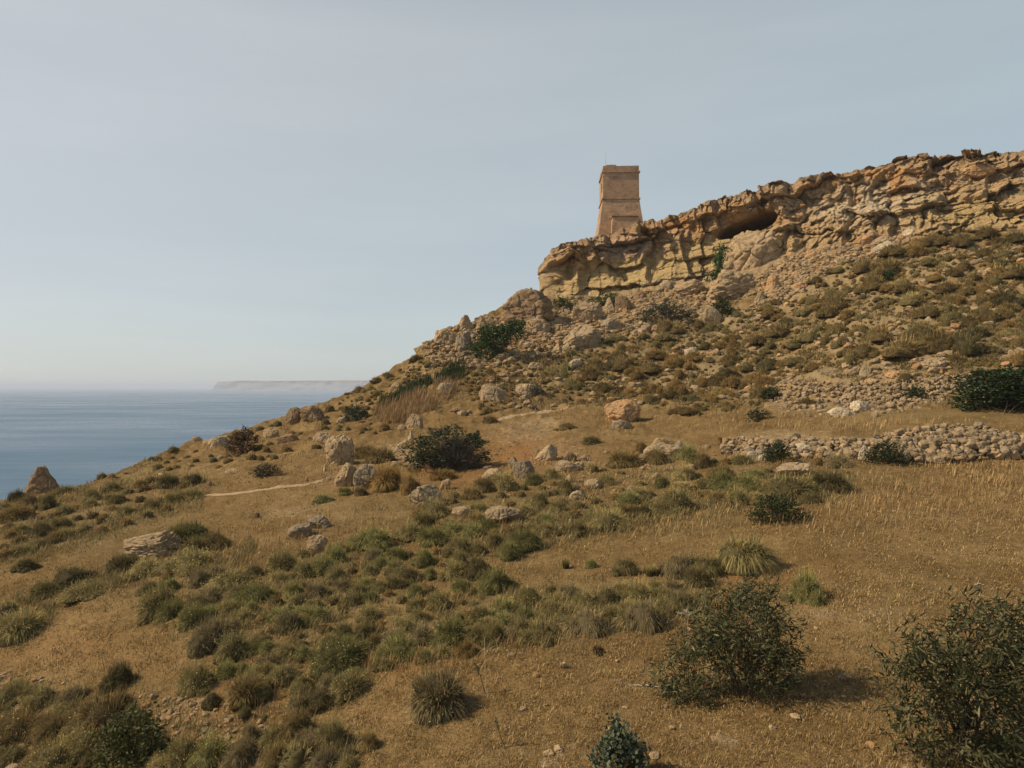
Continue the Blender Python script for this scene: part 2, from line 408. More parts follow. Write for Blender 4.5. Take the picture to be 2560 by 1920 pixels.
def build_ground():
    cx = np.concatenate([np.arange(-760, -40, 12), np.arange(-40, 2252, 2.6), np.arange(2252, 2961, 12)])
    nr = 640
    v = np.linspace(0, 1, nr)[:, None]
    er = edge_row(cx)[None]
    dy = 2400 + (er - 2400) * (1 - (1 - v) ** 1.35)
    dx = np.broadcast_to(cx[None], dy.shape)
    Y = depth(dx.ravel(), dy.ravel()); P = world_at(dx.ravel(), dy.ravel(), Y)
    P[:, 2] += relief(P, Y)
    hill = sstep(905, 820, dy.ravel()) * sstep(1000, 1300, dx.ravel())
    col = np.zeros((len(P), 3))
    col[:, 0] = np.clip(.20 + hill * (.30 + .65 * fbm(P / 5.0 + 50, 3)) + .16 * fbm(P / 2.5 + 20, 3) + zone(dx, dy, PALE).ravel(), 0, 1)
    col[:, 1] = zone(dx, dy, GREEN).ravel()
    col[:, 2] = zone(dx, dy, RED).ravel()
    P = P.reshape(nr, len(cx), 3); col = col.reshape(nr, len(cx), 3)
    # behind the edge: the seaward slope down into the water
    back, bcol = [], []
    E = P[-1]
    for t in (0.4, 1.2, 3, 7, 14, 26, 44, 70, 110):
        Q = E.copy(); Q[:, 1] += t * 1.15; Q[:, 0] -= t * .25
        right = sstep(1120, 1250, cx)
        Q[:, 2] -= (t * .85 + .1 * t * np.sin(cx / 60.0 + t)) * (1 - right) + right * (t * .02 + .3)
        back.append(Q); bcol.append(col[-1])
    P = np.concatenate([P, np.array(back)]); col = np.concatenate([col, np.array(bcol)])
    me = mesh_data('ground', P.reshape(-1, 3), grid_faces(*P.shape[:2]), M_GROUND, col.reshape(-1, 3))
    tag(link('ground', me), 'dry golden hillside sloping down to the sea', 'hillside', kind='structure')
build_ground()

# ------------------------------------------------------------------ the cliff below the tower
CK = np.array([  # column, foot row, foot distance, top row, top distance
 (1215, 640, 140, 560, 140), (1185, 640, 122, 566, 122), (1166, 645, 107, 583, 108), (1178, 652, 105.5, 566, 107.5), (1215, 655, 105, 531, 107), (1290, 652, 104, 515, 107),
 (1390, 638, 102.5, 488, 106), (1500, 622, 101, 453, 105), (1570, 608, 99.5, 432, 103.5), (1640, 590, 98, 414, 102),
 (1720, 562, 95, 398, 100.5), (1830, 542, 91.5, 376, 98), (1915, 530, 88, 360, 95.5), (1940, 527, 87.5, 342, 94.5), (2000, 520, 86, 337, 94), (2100, 512, 83, 337, 92),
 (2212, 510, 80.5, 334, 90), (2500, 515, 74, 330, 84), (2900, 525, 68, 330, 78)], float)
def build_cliff():
    seg = np.r_[0, np.cumsum(np.maximum(np.abs(np.diff(CK[:, 0])), np.abs(np.diff(CK[:, 2])) * 3))]
    ns = 1500
    s = np.concatenate([np.linspace(0, seg[-3], ns, endpoint=False), np.linspace(seg[-3], seg[-1], 160)]); ns = len(s)
    k = np.stack([np.interp(s, seg, CK[:, i]) for i in range(5)], -1)
    w = np.hanning(31); w /= w.sum()
    ks = np.stack([np.convolve(np.pad(k[:, i], 15, 'edge'), w, 'valid') for i in range(5)], -1)
    B = world_at(ks[:, 0], ks[:, 1], ks[:, 2]); T = world_at(ks[:, 0], ks[:, 3], ks[:, 4])
    d = np.gradient(np.stack([np.convolve(np.pad(B[:, i], 60, 'edge'), np.ones(121) / 121, 'valid') for i in range(3)], -1), axis=0); d[:, 2] = 0; d /= np.linalg.norm(d, axis=1)[:, None]
    N = np.stack([d[:, 1], -d[:, 0], np.zeros(ns)], -1)
    nt_ = 300
    t = np.linspace(-.22, 1.0, nt_)[:, None]
    P = B[None] + (T - B)[None] * t[..., None]
    tt = np.broadcast_to(t, (nt_, ns)); DX = np.broadcast_to(ks[:, 0][None], (nt_, ns)); DY = ks[:, 1][None] + (ks[:, 3] - ks[:, 1])[None] * t
    F = P.reshape(-1, 3); tt, DX, DY = tt.ravel(), DX.ravel(), DY.ravel()
    left = sstep(1640, 1540, DX)                      # the overhanging stretch under the tower
    warp = fbm(F / 6.0, 3)
    zl = F[:, 2] - F[:, 0] * .16 + 1.1 * warp          # bedding dips gently
    z1 = np.zeros((len(F), 3)); z1[:, 2] = zl
    big = fbm(F / np.array([7, 7, 9.]) + 3, 3)
    strata = ridged(np.c_[F[:, 0] / 14, F[:, 1] / 14, zl / 2.3], 2)
    fine = ridged(np.c_[F[:, 0] / 3.5, F[:, 1] / 3.5, zl / .75], 3)
    rough = ridged(F / 1.7, 4, .6)
    tiny = fbm(F / .45, 3)
    W3 = np.stack([fbm(F / 4.0 + 11, 3), fbm(F / 4.0 + 23, 3), fbm(F / 4.0 + 37, 3)], -1)
    f1, f2, cid, fac = worley((F + W3 * 1.6) / np.array([5.6, 5.6, 3.0]), (.5, .0, -.45))
    crack = 1 - sstep(.0, .09, f2 - f1)
    g1, g2, cid2, fac2 = worley((F + W3 * .8) / np.array([1.7, 1.7, .9]), (.4, .0, -.4))
    capm = sstep(.50, .64, tt + .16 * warp)
    rec = sstep(.02, .14, tt) * (1 - capm)            # soft yellow beds, hollowed out
    smooth = rec * left
    ribs = ridged(np.c_[F[:, 0] / 2.6, F[:, 1] / 2.6, F[:, 2] / 9.0], 3)
    gully = fbm(np.c_[F[:, 0] / 5.0, F[:, 1] / 5.0, F[:, 2] / 14.0 + 5], 3)
    # buttresses: each swells out along the cliff and then breaks back
    run = np.tile(np.r_[0, np.cumsum(np.linalg.norm(np.diff(B[:, :2], axis=0), axis=1))], nt_)
    saw_x = run / 5.2 + .55 * warp + .5 * gully + .03 * zl; saw = saw_x - np.floor(saw_x); saw = saw * sstep(1.0, .9, saw) - .5
    saw_y = run / 2.1 + .8 * warp + .5 * big + cid; saw2 = saw_y - np.floor(saw_y); saw2 = saw2 * sstep(1.0, .88, saw2) - .5
    disp = .8 * big + (.40 - .1 * smooth) * strata + (.17 - .05 * smooth) * fine + (.46 - .30 * smooth) * rough + (.22 - .12 * smooth) * tiny + (.13 - .06 * smooth) * ridged(F / .55, 2)
    disp += 1.3 * saw + (.45 - .2 * smooth) * saw2
    disp += (cid - .5) * (1.2 - .5 * smooth) + (cid2 - .5) * (.45 - .35 * smooth) - crack * (.28 - .1 * smooth) + .35 * ribs * (.3 + .7 * smooth) + .7 * gully
    disp += fac * (1.55 - .5 * smooth) + fac2 * (.50 - .34 * smooth)
    disp += left * (capm * .12 - rec * .25 + .5 * sstep(.3, .0, tt)) + (1 - left) * (.55 * sstep(.74, .84, tt + .1 * warp) - .55 * sstep(.46, .56, tt + .1 * warp) * (1 - sstep(.7, .84, tt)) + .5 * sstep(.40, .33, tt + .1 * warp))
    nose = sstep(1230, 1170, DX); disp *= (1 - .8 * nose)
    # hollows on the left nose and under the rim
    for cx_, cy_, rx, ry, dep in ((1228, 588, 12, 16, 1.6), (1395, 508, 16, 9, 2.2), (1310, 508, 7, 7, 1.4), (1195, 612, 7, 7, 1.0), (1548, 512, 12, 12, 1.6),
                                  (2040, 402, 24, 9, 1.4), (2110, 440, 60, 7, 1.2), (2180, 470, 70, 10, 1.0), (1800, 410, 25, 10, .8), (1740, 436, 20, 8, .8)):
        disp -= dep * soft_blob(DX, DY, cx_, cy_, rx, ry)
    # the cave
    up = (DX - 1612) * -.30
    u_, v_ = (DX - 1613) / 60.0, (DY - 488 - up) / (15.0 + 4 * np.clip((DX - 1600) / 50.0, -1, 1))
    cave = sstep(1.2, .85, np.sqrt(u_ ** 4 + v_ ** 2) + .18 * big)
    disp = disp * (1 - .8 * cave) - 12.0 * cave
    shel = soft_blob(DX, DY, 1600, 478 - (DX - 1600) * .3, 70, 26) ; disp -= 1.3 * shel
    fade = sstep(-.2, .0, tt) * .8 + .2
    F = F + np.repeat(N[None], nt_, 0).reshape(-1, 3) * (disp * fade)[:, None]
    F[:, 2] += .25 * rough * sstep(.9, 1, tt) + .25 * (cid - .5) * sstep(.9, 1, tt) + .35 * big * sstep(.85, 1, tt)
    # colours of the beds
    tan, ochre, cream, brown, orange = (np.array(c) for c in ((.53, .355, .195), (.56, .40, .185), (.68, .56, .39), (.34, .23, .135), (.56, .30, .115)))
    n1, n2, n3 = fbm(F / 5.0 + 40, 3), fbm(F / 2.0 + 70, 3), fbm(F / 3.2 + 90, 3)
    col = np.repeat(tan[None], len(F), 0)
    def lay(c, m): return col + (c - col) * np.clip(m, 0, 1)[:, None]
    col = lay(ochre, rec * (.35 + .6 * left + n1))
    col = lay(cream, left * sstep(.22, .02, tt) * sstep(.0, .35, n2 + .1) * 1.2)
    col = lay(cream, (1 - left) * soft_blob(DX, DY, 1880, 445, 130, 38) * (.9 + n2))
    col = lay(ochre, (1 - left) * soft_blob(DX, DY, 2100, 470, 140, 26) * 1.1)
    col = lay(orange, capm * sstep(.05, .3, n3) * .8)
    for cx_, cy_, rx, ry, w_ in ((1460, 480, 70, 22, 1), (1350, 500, 40, 20, .7), (1900, 375, 70, 14, 1), (1250, 560, 40, 30, .55), (1700, 400, 30, 10, .6)):
        col = lay(orange, soft_blob(DX, DY, cx_, cy_, rx, ry) * w_ * (.8 + n2))
    col = lay(np.array([.55, .40, .29]), soft_blob(DX, DY, 1345, 535, 60, 18) * .9)
    col = lay(brown, sstep(.9, 1.0, tt + .12 * n2) * .75)
    col = lay(brown, sstep(.18, .4, n1) * capm * .6)
    col = lay(np.array([.24, .195, .10]), (1 - left) * sstep(1950, 2100, DX) * sstep(.08, .3, n3) * .8)   # scrubby ledges
    col = lay(np.array([.05, .04, .03]), cave * 0)
    F = F.reshape(nt_, ns, 3); col = col.reshape(nt_, ns, 3)
    # the plateau behind the rim
    E = F[-1]; E0 = np.stack([np.convolve(np.pad(E[:, i], 40, 'edge'), np.hanning(81) / np.hanning(81).sum(), 'valid') for i in range(3)], -1)
    el = (E0[:, 2] / E0[:, 1])
    back, bcol = [], []
    for q in (.25, .7, 1.4, 2.5, 4.5, 8, 14, 24, 45):
        a = min(1, q / 2.5)
        Q = E * (1 - a) + E0 * a
        Q = Q - N * q
        el_q = el * (1 - min(q, 8) * .0016)
        Q[:, 2] = Q[:, 1] * el_q * a + Q[:, 2] * (1 - a) - .10 * q * (q < 8) - max(0, q - 8) * .5
        back.append(Q); bcol.append(col[-1])
    F = np.concatenate([F, np.array(back)]); col = np.concatenate([col, np.array(bcol)])
    me = mesh_data('cliff', F.reshape(-1, 3), grid_faces(*F.shape[:2]), M_CLIFF, np.clip(col, .02, .8).reshape(-1, 3))
    tag(link('cliff', me), 'weathered tan and orange rock cliff with a dark cave', 'cliff', kind='structure')
build_cliff()

# ------------------------------------------------------------------ sea, headland
SEA_Z = -60.0
def build_sea():
    m, nt, out = new_mat('sea_water'); g = NT(nt); co = g.pos()
    mp = g.n('ShaderNodeMapping'); mp.inputs['Scale'].default_value = (.35, 1, 1); mp.inputs['Rotation'].default_value = (0, 0, R(14)); g.l(co, mp.inputs['Vector'])
    w1 = g.noise(mp.outputs[0], .35, 4, .6); w2 = g.noise(mp.outputs[0], .045, 4, .6); w3 = g.noise(mp.outputs[0], .006, 4, .6)
    h = g.math('ADD', g.math('MULTIPLY', w1, 1.0), g.math('MULTIPLY', w2, 4.0))
    c = g.mix((.004, .052, .112), (.010, .08, .145), g.ramp(w3, [(.38, 0), (.64, 1)]))
    c = g.mix(c, (.022, .105, .165), g.ramp(w2, [(.5, 0), (.75, .6)]))
    g.bsdf(out, c, g.ramp(w3, [(.35, .22), (.65, .42)]), .38, g.bump(h, .55, .9))
    xs = np.array([-29000, -6000, -1500, -400, 0, 400, 1500, 6000, 29000.]); ys = np.array([-200, 40, 200, 500, 1200, 3000, 8000, 16000, 29000.])
    X, Yy = np.meshgrid(xs, ys); V = np.stack([X, Yy, np.full(X.shape, SEA_Z)], -1).reshape(-1, 3)
    tag(link('sea', mesh_data('sea', V, grid_faces(9, 9), m)), 'calm hazy blue sea reaching the horizon', 'sea', kind='structure')
build_sea()

def build_headland():
    m, nt, out = new_mat('headland_rock'); g = NT(nt)
    mp = g.n('ShaderNodeMapping'); mp.inputs['Scale'].default_value = (.01, .01, .05); g.l(g.pos(), mp.inputs['Vector'])
    g.bsdf(out, g.mix((.20, .17, .13), (.34, .29, .22), g.noise(mp.outputs[0], 1, 4)), .95, .1)
    Y0 = 11000.0
    x0, x1 = [(c * K - CX) / FPX * Y0 for c in (463, 900)]
    nx, nz, nb = 160, 14, 10
    xs = np.linspace(x0, x1, nx)
    top = (HY - np.interp(xs, np.linspace(x0, x1, 9), [825, 822, 823, 822.5, 822, 821.5, 821.5, 821, 821]) * K) / FPX * Y0
    top = top + 4 * fbm(np.c_[xs / 300, xs * 0, xs * 0], 3)
    rows = []
    for k in range(nz):
        t = k / (nz - 1)
        off = 60 * fbm(np.c_[xs / 200, np.full(nx, t * 2), xs * 0], 3) + 90 * (t > .55) * (1 - t) - 130 * t
        rows.append(np.stack([xs + 60 * (t - 1) * (xs < x0 + 40), Y0 - off * 0 + 130 * t + 70 * fbm(np.c_[xs / 200, np.full(nx, t * 2), xs * 0], 3), (SEA_Z - 2) + (top - SEA_Z + 2) * t], -1))
    for k in range(1, nb + 1):
        q = rows[nz - 1].copy(); q[:, 1] += k * 180; q[:, 2] -= (k / nb) ** 3 * (q[:, 2] - SEA_Z + 3); rows.append(q)
    V = np.array(rows)
    # close the seaward end with a steep face
    end = V[:, 0].copy(); end[:, 0] -= 40; end[:, 2] = SEA_Z - 3
    V = np.concatenate([end[:, None], V], 1)
    tag(link('hills', mesh_data('hills', V.reshape(-1, 3), grid_faces(*V.shape[:2]), m)), 'distant flat topped headland fading into haze', 'headland', kind='structure')
build_headland()
def build_haze():
    m, nt, out = new_mat('haze'); g = NT(nt)
    v = g.n('ShaderNodeVolumePrincipled'); v.inputs['Color'].default_value = (.80, .84, .94, 1)
    v.inputs['Density'].default_value = HAZE_DENSITY; v.inputs['Anisotropy'].default_value = 0.0
    g.l(v.outputs[0], out.inputs['Volume'])
    a = 29900.0; z0, z1 = SEA_Z - 4.5, 48.0
    V = np.array([(x, y, z) for x in (-a, a) for y in (-2000., a) for z in (z0, z1)])
    F = np.array([(0, 1, 3, 2), (4, 6, 7, 5), (0, 4, 5, 1), (2, 3, 7, 6), (0, 2, 6, 4), (1, 5, 7, 3)])
    tag(link('haze', mesh_data('haze', V, F, m, smooth=False)), 'pale sea haze over the water and headland', 'haze', kind='stuff')
HAZE_DENSITY = 1.15e-4

# ------------------------------------------------------------------ watchtower
def build_tower():
    Y0 = 111.0
    def X(c, Y=Y0): return (c * K - CX) / FPX * Y
    def Z(r, Y=Y0): return (HY - r * K) / FPX * Y
    zb, z1, z2, zt = Z(518), Z(429), Z(371), Z(356.5)
    cx = (X(1304) + X(1382)) / 2; hw = (X(1382) - X(1304)) / 2; hb = (X(1392.5) - X(1289.5)) / 2
    root = bpy.data.objects.new('watchtower', None); COL.objects.link(root); root.location = (cx, Y0 + hw, zb); root.rotation_euler = (0, 0, R(-1.5))
    tag(root, 'square tan stone watchtower with sloping base standing on the cliff top', 'tower')
    H1, H2, HT = z1 - zb, z2 - zb, zt - zb
    def prism(levels, n=10):
        """square rings (half width, height) joined, faces split so edges can be nibbled"""
        mb = []
        for h, z in levels:
            e = np.linspace(-h, h, n, endpoint=False)
            ring = np.concatenate([np.c_[e, np.full(n, -h)], np.c_[np.full(n, h), e], np.c_[-e, np.full(n, h)], np.c_[np.full(n, -h), -e]])
            mb.append(np.c_[ring, np.full(len(ring), z)])
        return np.array(mb)
    def shell(name, levels, mat, cap=True, parent=root, jit=.015):
        A = prism(levels); nl, nk = A.shape[:2]
        V = A.reshape(-1, 3); V = V + np.c_[fbm(V * 1.7 + 3, 2), fbm(V * 1.7 + 8, 2), np.zeros(len(V))] * jit * 2
        i = np.arange(nl * nk).reshape(nl, nk); j = np.roll(i, -1, 1)
        Q = np.stack([i[:-1], j[:-1], j[1:], i[1:]], -1).reshape(-1, 4)
        T = []
        if cap:
            c = len(V); V = np.r_[V, [[0, 0, levels[-1][1]]]]
            T = np.stack([i[-1], j[-1], np.full(nk, c)], -1)
        return link(name, mesh_data(name, V, [Q, T] if cap else Q, mat, smooth=False), parent)
    lv = [(hb + (hw - hb) * t, -1.5 * (t == 0) + H1 * t - (.0)) for t in np.linspace(0, 1, 12)]
    lv[0] = (hb + .22, -1.2)
    shell('base_wall', lv, M_TOWER)
    def cornice(name, z, h0, gap=None):
        out_, th = .17, .28
        c = shell(name, [(h0 - .02, z - th * .5), (h0 + .06, z - th * .5), (h0 + out_, z - .05), (h0 + out_, z + th * .5), (h0 - .02, z + th * .5 + .03)], M_TOWER, False, jit=.02)
        return c
    cornice('cornice', H1, hw)
    shell('upper_wall', [(hw + .003 - .03 * t, H1 + .14 + (H2 - H1 - .14) * t) for t in np.linspace(0, 1, 8)], M_TOWER)
    cornice('cornice', H2, hw - .03)
    # parapet: four walls round a sunken roof, broken at the top
    pw = hw - .035
    mb = MB()
    def wallseg(a, b, thick, z0, ztop):
        a, b = np.array(a), np.array(b); n = 14; d = (b - a) / np.linalg.norm(b - a); nn = np.array([-d[1], d[0]])
        zz = ztop + .10 * fbm(np.c_[np.linspace(0, 5, n) + a[0] * 3 + 11, np.full(n, a[1]), np.zeros(n)], 2)
        P = a + (b - a) * np.linspace(0, 1, n)[:, None]
        rows = [np.c_[P, np.full(n, z0)], np.c_[P, zz], np.c_[P + nn * thick, zz], np.c_[P + nn * thick, np.full(n, z0)]]
        mb.add(np.array(rows).reshape(-1, 3), quad=grid_faces(4, n))
        for e in (0, n - 1): mb.add([r[e] for r in rows], quad=[(0, 1, 2, 3)])
    zq = H2 + .12
    wallseg((-pw, -pw), (pw, -pw), .45, zq, HT - .05); wallseg((pw, -pw + .45), (pw, pw - .45), .45, zq, HT - .05)
    wallseg((pw, pw), (-pw, pw), .45, zq, HT - .1); wallseg((-pw, pw - .45), (-pw, pw - 1.9), .45, zq, HT); wallseg((-pw, pw - 2.6), (-pw, -pw + .45), .45, zq, HT)
    wallseg((-pw + .5, -pw - .004), (-pw + 2.0, -pw - .004), .40, zq, HT + .12)
    mb.add(np.array([(-pw, -pw, H2 + .2), (pw, -pw, H2 + .2), (pw, pw, H2 + .2), (-pw, pw, H2 + .2)]) * (.99, .99, 1), quad=[(0, 1, 2, 3)])
    mb.build('parapet', M_TOWER, root, False)
    # slit window in the seaward face
    fr = MB()
    def box(mb_, x0, x1, y0, y1, z0, z1_):
        V = np.array([(x, y, z) for x in (x0, x1) for y in (y0, y1) for z in (z0, z1_)])
        mb_.add(V, quad=[(0, 1, 3, 2), (4, 6, 7, 5), (0, 4, 5, 1), (2, 3, 7, 6), (0, 2, 6, 4), (1, 5, 7, 3)])
    box(fr, -hw - .035, -hw + .2, -1.25, -.6, H1 + 1.75, H1 + 2.75)
    wv = fr.build('window', M_DARK, root, False)
    sd = MB(); box(sd, -hw - .09, -hw + .1, -1.4, -.45, H1 + 1.62, H1 + 1.747); sd.build('sill', M_TOWER, wv, False)
    # low block at the foot of the wall facing the camera
    fb = MB(); zf = Z(474) - zb
    xa, xb = X(1321.5) - cx, X(1376) - cx
    n = 12; xs = np.linspace(xa, xb, n); zz = zf + .05 * fbm(np.c_[xs * 1.4, xs * 0, xs * 0 + 4], 2)
    bat = .28
    rows = [np.c_[xs, np.full(n, -hb - 1.55), np.full(n, -1.4)], np.c_[xs, np.full(n, -hb - 1.15), zz - .02], np.c_[xs, np.full(n, -hw + .1), zz + .03]]
    rows[0][0, 0] -= bat; rows[0][-1, 0] += .1
    fb.add(np.array(rows).reshape(-1, 3), quad=grid_faces(3, n))
    for e in (0, n - 1):
        fb.add([rows[0][e], rows[1][e], rows[2][e], (rows[2][e][0], -hw + .1, -1.4)], quad=[(0, 1, 2, 3)])
    sb = fb.build('stair_block', M_TOWER, root, False)
    cp = MB(); box(cp, xa - .16, xb + .06, -hb - 1.32, -hw - .3, zf + .02, zf + .2); cp.build('sun_edge_slab', M_TOWER, sb, False)  # projecting slab added to give the block a sunlit top edge
    an = MB(); xm = X(1311) - cx; an.tube([(xm, -hw + .7, H2 + .2), (xm, -hw + .7, HT + 1.5), (xm + .03, -hw + .7, Z(323) - zb)], [.035, .025, .018], 6)
    an.build('antenna', M_METAL, root)
build_tower()
# ------------------------------------------------------------------ rocks
def icosphere(level):
    t = (1 + 5 ** .5) / 2
    V = [(-1, t, 0), (1, t, 0), (-1, -t, 0), (1, -t, 0), (0, -1, t), (0, 1, t), (0, -1, -t), (0, 1, -t), (t, 0, -1), (t, 0, 1), (-t, 0, -1), (-t, 0, 1)]
    F = np.array([(0, 11, 5), (0, 5, 1), (0, 1, 7), (0, 7, 10), (0, 10, 11), (1, 5, 9), (5, 11, 4), (11, 10, 2), (10, 7, 6), (7, 1, 8), (3, 9, 4), (3, 4, 2), (3, 2, 6), (3, 6, 8), (3, 8, 9), (4, 9, 5), (2, 4, 11), (6, 2, 10), (8, 6, 7), (9, 8, 1)])
    V = np.array(V, float); V /= np.linalg.norm(V, axis=1)[:, None]
    for _ in range(level):
        E = np.sort(np.concatenate([F[:, [0, 1]], F[:, [1, 2]], F[:, [2, 0]]]), 1)
        U, inv = np.unique(E, axis=0, return_inverse=True); inv = inv.reshape(-1)
        M = V[U].mean(1); M /= np.linalg.norm(M, axis=1)[:, None]
        n, m = len(V), len(F); a, b, c = inv[:m] + n, inv[m:2 * m] + n, inv[2 * m:] + n
        V = np.concatenate([V, M])
        F = np.concatenate([np.stack([F[:, 0], a, c], 1), np.stack([F[:, 1], b, a], 1), np.stack([F[:, 2], c, b], 1), np.stack([a, b, c], 1)])
    return V, F
ICO = {k: icosphere(k) for k in (1, 2, 3, 4, 5)}

def rock_shape(seed, style='block', level=5):
    """a boulder filling x, y in -.5...5 and z in 0..1"""
    r = np.random.RandomState(seed)
    V, F = ICO[level]; V = V.copy(); D = V.copy(); off = r.rand(3) * 50
    V = V * (1 + .22 * fbm(D * 1.1 + off, 2))[:, None]
    ncut = {'block': 9, 'slab': 8, 'pointy': 7, 'round': 4, 'layered': 7}[style]
    for k in range(ncut):
        n = r.normal(size=3)
        if style == 'slab': n[2] *= 2.2
        if style == 'pointy': n[2] = abs(n[2]) * .45 + .25
        n /= np.linalg.norm(n); d = r.uniform(.52, .8)
        V -= np.maximum(0, V @ n - d)[:, None] * n * .94
    if style == 'pointy':
        z = (V[:, 2] + 1) / 2; V[:, :2] *= (1.12 - .62 * np.clip(z, 0, 1) ** 1.4)[:, None]; V[:, 0] += z * r.uniform(-.45, .45)
        for k in range(3):
            n = r.normal(size=3); n[2] = .35 + .3 * r.rand(); n[:2] /= np.linalg.norm(n[:2]); n /= np.linalg.norm(n); V -= np.maximum(0, V @ n - r.uniform(.35, .6))[:, None] * n * .9
    q = V * (1, 1, 2.6 if style == 'layered' else 1) + off
    amp = {'block': 1, 'slab': .9, 'pointy': .8, 'round': .7, 'layered': 1.2}[style]
    f1, f2, cid = worley(q * 1.7)
    h = .09 * ridged(q * 1.6, 4, .58) + .05 * fbm(q * 5, 3) - .10 * (1 - sstep(0, .12, f2 - f1)) + .10 * (cid - .5)
    if level >= 4: h += .03 * ridged(q * 9, 2) - .05 * sstep(.1, .5, perlin(q * 4))
    V = V + D * (h * amp)[:, None]
    lo, hi = V.min(0), V.max(0)
    return (V - (lo + hi) / 2 * (1, 1, 0) - (0, 0, lo[2])) / (hi - lo), F
_rocks = {}
def rock_mesh(seed, style, level=5):
    key = (seed, style, level)
    if key not in _rocks:
        V, F = rock_shape(*key); _rocks[key] = mesh_data('rock', V, F, M_ROCK)
    return _rocks[key]
STONE = {'pale': (.375, .275, .16), 'white': (.51, .41, .275), 'grey': (.29, .225, .145), 'tan': (.39, .275, .155), 'brown': (.25, .165, .09), 'orange': (.47, .28, .135), 'red': (.41, .19, .08), 'dark': (.12, .09, .065), 'ochre': (.42, .295, .145)}
BOXES = []           # every named thing: (name to refer to it, column, row, width, height)

def place_rock(x0, x1, y0, y1, tone, style, label, seed, ref=None, tilt=0, deep=.75, level=5, name='boulder', cat='boulder', sink=.2, group=None):
    """a rock seen between columns x0..x1 and rows y0..y1, standing on the ground at its lower edge"""
    cx, by = (x0 + x1) / 2, y1
    p = ground(cx, by - .12 * (y1 - y0))[0]; Y = p[1]
    w = (x1 - x0) * K / FPX * Y; h = (y1 - y0) * K / FPX * Y
    p = np.array(world_at(cx, by, Y)); p[1] += w * deep * .3
    o = link(name, rock_mesh(seed, style, level), None, p - np.array([0, 0, h * sink]), (0, R(tilt), 0), (w * 1.06, max(w * deep, h * .6), h * (1.06 + sink)))
    c = np.array(STONE[tone]) * random.uniform(.92, 1.08); o.color = (*c, 1)
    tag(o, label, cat, group)
    BOXES.append((ref, cx, by - (y1 - y0) / 2, x1 - x0, y1 - y0))
    return o
random.seed(5)
